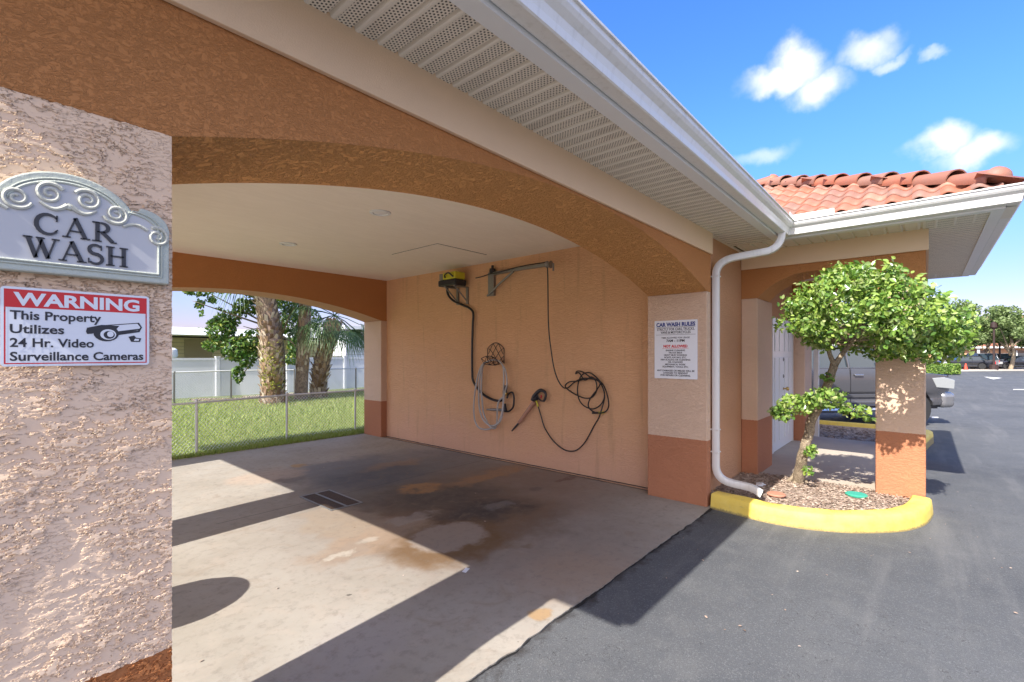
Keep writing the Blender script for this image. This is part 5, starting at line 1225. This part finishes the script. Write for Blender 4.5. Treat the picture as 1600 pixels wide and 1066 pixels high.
def car(name, label, cat, paint, L, W, loc, rot, kind='sedan', group=None):
    """built nose towards +x, centre at origin on the ground"""
    T = thing(name, label, cat, (0, 0, 0), group); hw = W / 2
    if kind == 'truck': H, wb, wr, bl, hood, cb = 1.90, 3.7, .40, .46, 1.22, 1.37
    elif kind == 'suv': H, wb, wr, bl, hood, cb = 1.7, 2.7, .35, .30, 1.02, 1.02
    else: H, wb, wr, bl, hood, cb = 1.42, 2.7, .32, .25, .86, .90
    f, b = L / 2, -L / 2; xf = wb / 2 + (.15 if kind != 'truck' else .04); xr = xf - wb
    def archpts(xc, r): return [(xc + r * math.cos(R(a)), wr + r * math.sin(R(a))) for a in range(0, 181, 15)]
    def arcu(xc): return [(xc + (wr + .08) * math.cos(R(a)), wr + (wr + .08) * math.sin(R(a))) for a in range(-10, 191, 10)][::1]
    lo = bl
    pts = [(f - .03, lo + .05), (f, .62 if kind == 'truck' else .5), (f - .02, hood - .16), (f - .16, hood - .02)]
    if kind == 'truck': pts += [(f - .6, hood + .03), (f - 1.38, hood + .07), (f - 1.5, cb), (-.75, cb + .0), (b + .05, cb + .03), (b, cb - .02), (b, lo + .12)]
    elif kind == 'suv': pts += [(f - .9, hood + .06), (f - 1.2, cb), (b + .15, cb + .03), (b, cb - .1), (b, lo)]
    else: pts += [(f - 1.1, hood + .06), (f - 1.25, cb), (b + .9, cb + .06), (b + .15, cb + .05), (b, cb - .12), (b, lo)]
    bot = [(b + .05, lo)] + list(reversed([p for p in arcu(xr) if p[1] > lo])) + list(reversed([p for p in arcu(xf) if p[1] > lo]))
    poly_ = pts + bot
    mb = MB(); mb.plate([(x, z) for x, z in poly_], (0, -hw, 0), (1, 0, 0), (0, 0, 1), (0, W, 0))
    o = mb.build('body', paint, T, smooth=40, bevel=.03, seg=3); bm = bmesh.new(); bm.from_mesh(o.data)
    zz = [lo + .12, lo + .2, lo + .3, lo + .38, cb - .38, cb - .28, cb - .18, cb - .10, cb - .05]
    for z in zz: bmesh.ops.bisect_plane(bm, geom=bm.verts[:] + bm.edges[:] + bm.faces[:], plane_co=(0, 0, z), plane_no=(0, 0, 1))
    for xx_ in (f - .25, f - .5, b + .3): bmesh.ops.bisect_plane(bm, geom=bm.verts[:] + bm.edges[:] + bm.faces[:], plane_co=(xx_, 0, 0), plane_no=(1, 0, 0))
    zm = (lo + cb) / 2 + .12
    for v in bm.verts:
        if abs(abs(v.co.y) - hw) < 1e-4:
            dz = (v.co.z - zm) / (cb - lo); k = 1 - .16 * dz * dz - (.035 if lo + .15 < v.co.z < lo + .34 else 0)
            if v.co.x > f - .45: k -= .14 * ((v.co.x - f + .45) / .45) ** 2
            v.co.y *= k
    bmesh.ops.recalc_face_normals(bm, faces=bm.faces); bm.to_mesh(o.data); bm.free()
    mb = MB(); mb.box(b + .3, f - .3, -hw + .16, hw - .16, lo - .06, lo + .5); mb.build('chassis', M_BLKP, T)
    # greenhouse
    if kind == 'truck': base = [(f - 1.50, cb), (-.85, cb)]; top = [(f - 2.20, H), (-.72, H)]
    elif kind == 'suv': base = [(f - 1.15, cb), (b + .05, cb)]; top = [(f - 1.95, H), (b + .4, H)]
    else: base = [(f - 1.2, cb), (b + .65, cb)]; top = [(f - 2.0, H), (b + 1.3, H)]
    e = .05; ins = .17
    def cabin(off, zoff, nm, m_):
        V = []
        for s in (-1, 1):
            V += [(base[0][0] + off, s * (hw - e + off), base[0][1] - .02), (base[1][0] - off, s * (hw - e + off), base[1][1] - .02), (top[1][0] - off, s * (hw - ins + off), top[1][1] + zoff), (top[0][0] + off, s * (hw - ins + off), top[0][1] + zoff)]
        return V
    V = cabin(0, -.03, '', None); mb = MB(); mb.add(V, [(0, 1, 2, 3), (4, 7, 6, 5), (0, 3, 7, 4), (1, 5, 6, 2), (3, 2, 6, 7)]); g_ = mb.build('windows', M_GLASS, T); recalc(g_)
    # painted pillars and roof
    mb = MB(); xt0, xt1 = top[0][0], top[1][0]
    mb.box(xt1 - .02, xt0 + .03, -(hw - ins) - .005, hw - ins + .005, H - .05, H + .01)
    for s in (-1, 1):
        def at2(x, z):  # point on the slanted side
            k = (z - cb) / (H - cb); return Vector((x, s * (hw - e - (ins - e) * k + .006), z))
        mb.tube([at2(base[0][0] + .02, cb), at2(xt0 + .02, H - .02)], .035, 6); mb.tube([at2(base[1][0] - .02, cb), at2(xt1 - .02, H - .02)], .05, 6)
        xm = (base[0][0] + base[1][0]) / 2 - .1; mb.tube([at2(xm, cb), at2(xm - .03, H - .02)], .035, 6)
        mb.tube([at2(base[1][0], cb + .01), at2(base[0][0], cb + .01)], .02, 6); mb.tube([at2(xt1, H - .03), at2(xt0, H - .03)], .04, 6)
    mb.build('roof', paint, T, smooth=40, bevel=.02)
    for s in (-1, 1):
        for (x, _) in ((xf, 0), (xr, 0)): wheel(T, x, s * (hw - .13), wr, .25, s)
        mb = MB(); mb.plate([(f - .04, hood - .34), (f - .025, hood - .13), (f - .30, hood - .06), (f - .62 if kind == 'truck' else f - .5, hood - .08), (f - .50, hood - .30)], (0, s * (hw - .035), 0), (1, 0, 0), (0, 0, 1), (0, s * .045, 0)); mb.build('headlight', M_LAMP, T, bevel=.01)
        mb = MB(); mb.plate([(b + .0, cb - .35), (b + .0, cb - .08), (b + .2, cb - .10), (b + .16, cb - .33)], (-.01, s * (hw - .03), 0), (1, 0, 0), (0, 0, 1), (0, s * .035, 0)); mb.build('tail_light', M_RED, T)
        mx = base[0][0] - .18; mb = MB(); mb.obox((mx, s * (hw + .13), cb + .16), (.06, 0, 0), (0, .10, 0), (0, 0, .11)); mb.obox((mx, s * (hw + .0), cb + .06), (.03, 0, 0), (0, .06, 0), (0, 0, .025)); mb.build('mirror', paint if kind == 'truck' else M_BLKP, T, bevel=.02)
        for dx_ in (xm - .75 + .6, xm - .95 - .1):
            mb = MB(); mb.obox((dx_ + .35, s * (hw + .02), cb - .15), (.11, 0, 0), (0, .018, 0), (0, 0, .022)); mb.build('door_handle', M_CHROME if kind == 'truck' else paint, T, bevel=.008)
        mb = MB()
        for xs__ in (base[0][0] - .05, xm, xm - 1.05): mb.box(xs__, xs__ + .012, s * hw - .004, s * hw + .004, lo + .12, cb - .01)
        mb.build('door_seam', M_BLKP, T)
        if kind == 'truck':
            mb = MB(); mb.tube([(-1.1, s * (hw + .06), .42), (1.25, s * (hw + .06), .42)], .06, 8); mb.build('running_board', M_CHROME, T, smooth=True)
            mb = MB(); mb.box(-1.1, 1.05, min(s * hw, s * (hw + .022)), max(s * hw, s * (hw + .022)), .70, .78); mb.build('side_moulding', paint, T, bevel=.008)
    mb = MB()
    if kind == 'truck':
        mb.box(f - .30, f + .07, -hw + .03, hw - .03, .42, .80); mb.build('front_bumper', M_CARS, T, bevel=.11, seg=5)
        mb = MB(); mb.box(f - .05, f + .075, -.78, .78, .82, hood - .02); mb.build('grille', M_BLKP, T, bevel=.02)
        mb = MB()
        for z in (.88, .96, 1.04, 1.12): mb.box(f + .0, f + .10, -.80, .80, z, z + .035)
        mb.build('grille_bar', M_CHROME, T)
        MB().box(b - .12, b + .04, -hw + .05, hw - .05, .5, .7).build('rear_bumper', M_CHROME, T, bevel=.03)
    else:
        mb.box(f - .04, f + .03, -hw + .3, hw - .3, lo + .25, hood - .12); mb.build('grille', M_BLKP, T, bevel=.02)
    T.location = loc; T.rotation_euler = (0, 0, rot); return T
# truck: door handle and nose placed from the photo
nose = Vector(tp(1485, 11.35)); hd = Vector((.735, -.678)); side = Vector((hd.y, -hd.x)) * 1   # towards the camera
L_ = 5.8; Wt = 2.0
nrm2 = Vector((-.678, -.735)); cpos = nose - hd * (L_ / 2) - nrm2 * (Wt / 2 - .12)
car('pickup_truck', 'grey pickup truck parked behind the porch corner pier', 'truck', M_TRUCK, L_, Wt, (cpos.x, cpos.y, -.10), math.atan2(hd.y, hd.x), 'truck')
# far side of the lot
FZ = -.10
mb = MB(); 
fk = [tp(1440, 46), tp(1500, 47.5), tp(1560, 48.5), tp(1640, 50), tp(1750, 54)]
V = []
for (x, y) in fk:
    for dx_, z in ((0, -.12), (0, .04), (.3, .05), (.3, -.1)): V.append((x + dx_, y, z))
mb.add(V, [(i * 4 + j, i * 4 + j + 1, (i + 1) * 4 + j + 1, (i + 1) * 4 + j) for i in range(len(fk) - 1) for j in range(3)]); struct('kerb', mb, M_KERB)
mb = MB(); mb.add([(x + .3, y, .03) for x, y in fk] + [(x + 4.5, y, .03) for x, y in fk], [(i, i + 1, 5 + i + 1, 5 + i) for i in range(4)]); struct('verge', mb, M_WALK)
def carat(u, t, **k):
    x, y = tp(u, t); return (x, y, 0.03)
car('parked_car', 'black sedan parked side on at the far kerb', 'car', M_CARB, 4.6, 1.8, carat(1505, 51), R(112), 'sedan', 'cars parked across the lot')
car('parked_car', 'white sedan parked behind the black sedan', 'car', M_CARW, 4.6, 1.8, carat(1493, 57), R(100), 'sedan', 'cars parked across the lot')
car('parked_car', 'white sport utility car parked beside the lamp post across the lot', 'car', M_CARW, 4.5, 1.85, carat(1546, 58), R(35), 'suv', 'cars parked across the lot')
car('parked_car', 'silver car with open dark rear door across the lot', 'car', M_CARS, 4.4, 1.8, carat(1527, 53), R(20), 'suv', 'cars parked across the lot')
car('parked_car', 'dark sedan cut by the right edge of the view', 'car', M_CARB, 4.7, 1.8, carat(1597, 50.5), R(105), 'sedan', 'cars parked across the lot')
c = tp(1509, 48.6); mb = MB().lathe([(.22, 0), (.22, .04), (.15, .05), (.05, .62), (0, .64)], (*c, .04), n=12); tag(mb.build('traffic_cone', M_CONEO), 'red orange cone beside the black sedan', 'cone')
def lamp(u, t, h, label):
    x, y = tp(u, t); T = thing('lamp_post', label, 'lamp post', (x, y, 0), 'lamp posts across the lot')
    MB().lathe([(.35, 0), (.35, .5), (.28, .55), (.10, .56), (.08, h), (0, h)], (x, y, 0), n=10).build('post', M_DKIRON, T, smooth=True); MB().lathe([(.1, h - .1), (.28, h + .1), (.28, h + .5), (0, h + .75)], (x, y, 0), n=10).build('lantern', M_DKIRON, T, smooth=True)
lamp(1553, 48.8, 4.3, 'dark lamp post nearer the kerb across the lot'); lamp(1562, 56, 4.2, 'thinner dark post behind the lamp post')
def hedge(label, u, t, w, d_, h, n, rot=0):
    x, y = tp(u, t); C = rng.uniform(-1, 1, (n, 3)) * np.array([d_ / 2, w / 2, h / 2]); k = rng.integers(0, 3, n); sgn = np.sign(C[np.arange(n), k]); lim = np.array([d_ / 2, w / 2, h / 2]); C[np.arange(n), k] = sgn * lim[k] * rng.uniform(.88, 1.05, n)
    C += np.array([x, y, h / 2]); mb = MB(); mb.arrays(*leafquads(C, .13, None, asp=.6)); T = thing('hedge', label, 'hedge', (x, y, 0)); mb.build('foliage', M_LEAF, T)
    MB().box(x - d_ / 2 + .1, x + d_ / 2 - .1, y - w / 2 + .1, y + w / 2 - .1, 0, h - .12).build('branches', M_LEAFD, T)
hedge('clipped green hedge beyond the truck hood', 1466, 40, 2.6, 1.2, .80, 5000)
hedge('hedge along the building behind the white sedan', 1462, 62, 4.0, 1.0, 1.05, 3000)
hedge('bright hedge right of the lamp posts', 1571, 60, 1.7, 1.0, 1.5, 2500)
GRP = 'oaks across the lot'
for i, (u, t, h, r, lab) in enumerate(((1506, 52, 7.4, 3.2, 'wide oak above the black sedan'), (1541, 54, 7.4, 3.4, 'oak crown behind the lamp post'), (1578, 50, 6.7, 3.2, 'oak with forked trunk near the right edge'),
                                     (1608, 55, 6.6, 3.2, 'oak crown cut by the right edge'), (1478, 66, 6.8, 3.8, 'oak half hidden by the clipped tree'))):
    bgtree('oak_tree', lab, (*tp(u, t), 0), h, r, 9000, 40 + i, GRP, .26, squash=.8, low=.38)
# far building with tiled roofs
H3 = thing('villa', 'peach villa with red tile roofs and white columns across the lot', 'building', (*tp(1560, 72), 0))
def fbox(mb, u, t, w, d_, z0, z1):
    x, y = tp(u, t); mb.box(x, x + d_, y - w / 2, y + w / 2, z0, z1); return mb
mb = MB(); x, y = tp(1575, 70)
mb.box(x, x + 8, y - 16, y + 15, 0, 2.7); mb.build('lower_wall', M_PEACH, H3)
mb = MB(); mb.box(x + 3, x + 12, y - 9, y + 6, 2.7, 5.6); mb.build('upper_wall', M_PEACH, H3)
def sloped(x0, x1, y0, y1, z, s, nm='roof'):
    mb = MB(); xm_ = (x0 + x1) / 2; mb.add([(x0, y0, z), (x1, y0, z), (x1, y1, z), (x0, y1, z), (xm_, y0 + (xm_ - x0), z + s), (xm_, y1 - (xm_ - x0), z + s)], [(0, 4, 5, 3), (1, 2, 5, 4), (0, 1, 4), (2, 3, 5), (0, 3, 2, 1)]); o = mb.build(nm, M_TILE, H3); o.data.attributes.new('tile', 'FLOAT', 'FACE'); return o
sloped(x - .8, x + 8, y - 17, y + 16, 2.75, 1.4); sloped(x + 2.5, x + 12.5, y - 9.5, y + 6.5, 5.65, 2.0)
MB().box(x - .85, x - .75, y - 17, y + 16, 2.55, 2.78).build('fascia', M_WHITE, H3)
for i in range(9): yy = y - 15 + i * 3.6; MB().box(x - .5, x - .2, yy, yy + .3, 0, 2.6).build('column', M_WHITE, H3)
for i in range(7):
    yy = y - 14 + i * 4.1; w_ = MB().box(x - .04, x + .01, yy, yy + 1.6, .6, 2.2).build('window', M_GLASS, H3); MB().box(x - .07, x - .045, yy + .75, yy + .85, .6, 2.2).build('frame', M_WHITE, w_)
for i in range(4):
    yy = y - 8 + i * 3.6; w_ = MB().box(x + 2.93, x + 3.01, yy, yy + 1.3, 3.6, 5.1).build('window', M_GLASS, H3); MB().box(x + 2.90, x + 2.925, yy + .6, yy + .7, 3.6, 5.1).build('frame', M_WHITE, w_)
H4 = thing('gabled_villa', 'tall villa with white gable edge rising at the right edge of the view', 'building', (*tp(1600, 84), 0))
x, y = tp(1600, 86); mb = MB(); mb.box(x, x + 10, y - 12, y + 1.5, 0, 7.2); mb.build('wall', M_PEACH, H4)
mb = MB(); mb.add([(x - .6, y + 2.1, 7.1), (x + 10, y + 2.1, 7.1), (x - .6, y - 5, 11), (x + 10, y - 5, 11), (x - .6, y - 12.5, 7.1), (x + 10, y - 12.5, 7.1)], [(0, 1, 3, 2), (2, 3, 5, 4), (0, 2, 4), (1, 5, 3)]); o = mb.build('roof', M_TILE, H4); o.data.attributes.new('tile', 'FLOAT', 'FACE')
mb = MB(); mb.tube([(x - .7, y + 2.2, 7.15), (x - .7, y - 5, 11.1)], .22, 4); mb.build('gable_trim', M_WHITE, H4)
H5 = thing('garage_building', 'sunlit peach garage building behind the pickup truck', 'building', (*tp(1330, 24), 0))
x, y = tp(1372, 25); x2, y2 = tp(1296, 25)
mb = MB(); mb.box(26, 36, y, y2 + 8, -.1, 3.0); mb.build('wall', M_PEACH, H5)
MB().box(25.3, 36.7, y - .6, y2 + 8.6, 3.0, 3.25).build('fascia', M_WHITE, H5)
mb = MB(); mb.add([(25.2, y - .7, 3.26), (36.8, y - .7, 3.26), (36.8, y2 + 8.7, 3.26), (25.2, y2 + 8.7, 3.26), (31, y + 4, 5.4), (31, y2 + 3.5, 5.4)], [(0, 4, 5, 3), (1, 2, 5, 4), (0, 1, 4), (2, 3, 5)]); o = mb.build('roof', M_TILE, H5); o.data.attributes.new('tile', 'FLOAT', 'FACE')
MB().box(25.93, 25.99, y2 - .9, y2 + 1.6, -.1, 2.2).build('garage_door', M_DOOR, H5)
# lane arrow and paint marks on the asphalt
c0 = [gp(u, v, -.098) for u, v in ((1537, 588.6), (1552, 592.8), (1565, 590.2), (1553, 589.9), (1545, 588.2))]
mb = MB(); mb.add([gp(1537, 588.8, -.097), gp(1566, 590.6, -.097), gp(1552, 592.8, -.097)], [(0, 1, 2)]); struct('lane_arrow', mb, M_PAINT)
mb = MB(); mb.add([gp(1583, 608.2, -.097), gp(1640, 608.2, -.097), gp(1640, 609.8, -.097), gp(1583, 609.2, -.097)], [(0, 1, 2, 3)]); struct('painted_line', mb, M_PAINT)
mb = MB(); mb.add([gp(1456, 651.5, -.097), gp(1466, 651.5, -.097), gp(1466, 653.6, -.097), gp(1456, 653.6, -.097)], [(3, 2, 1, 0)]); struct('painted_line', mb, M_PAINT)
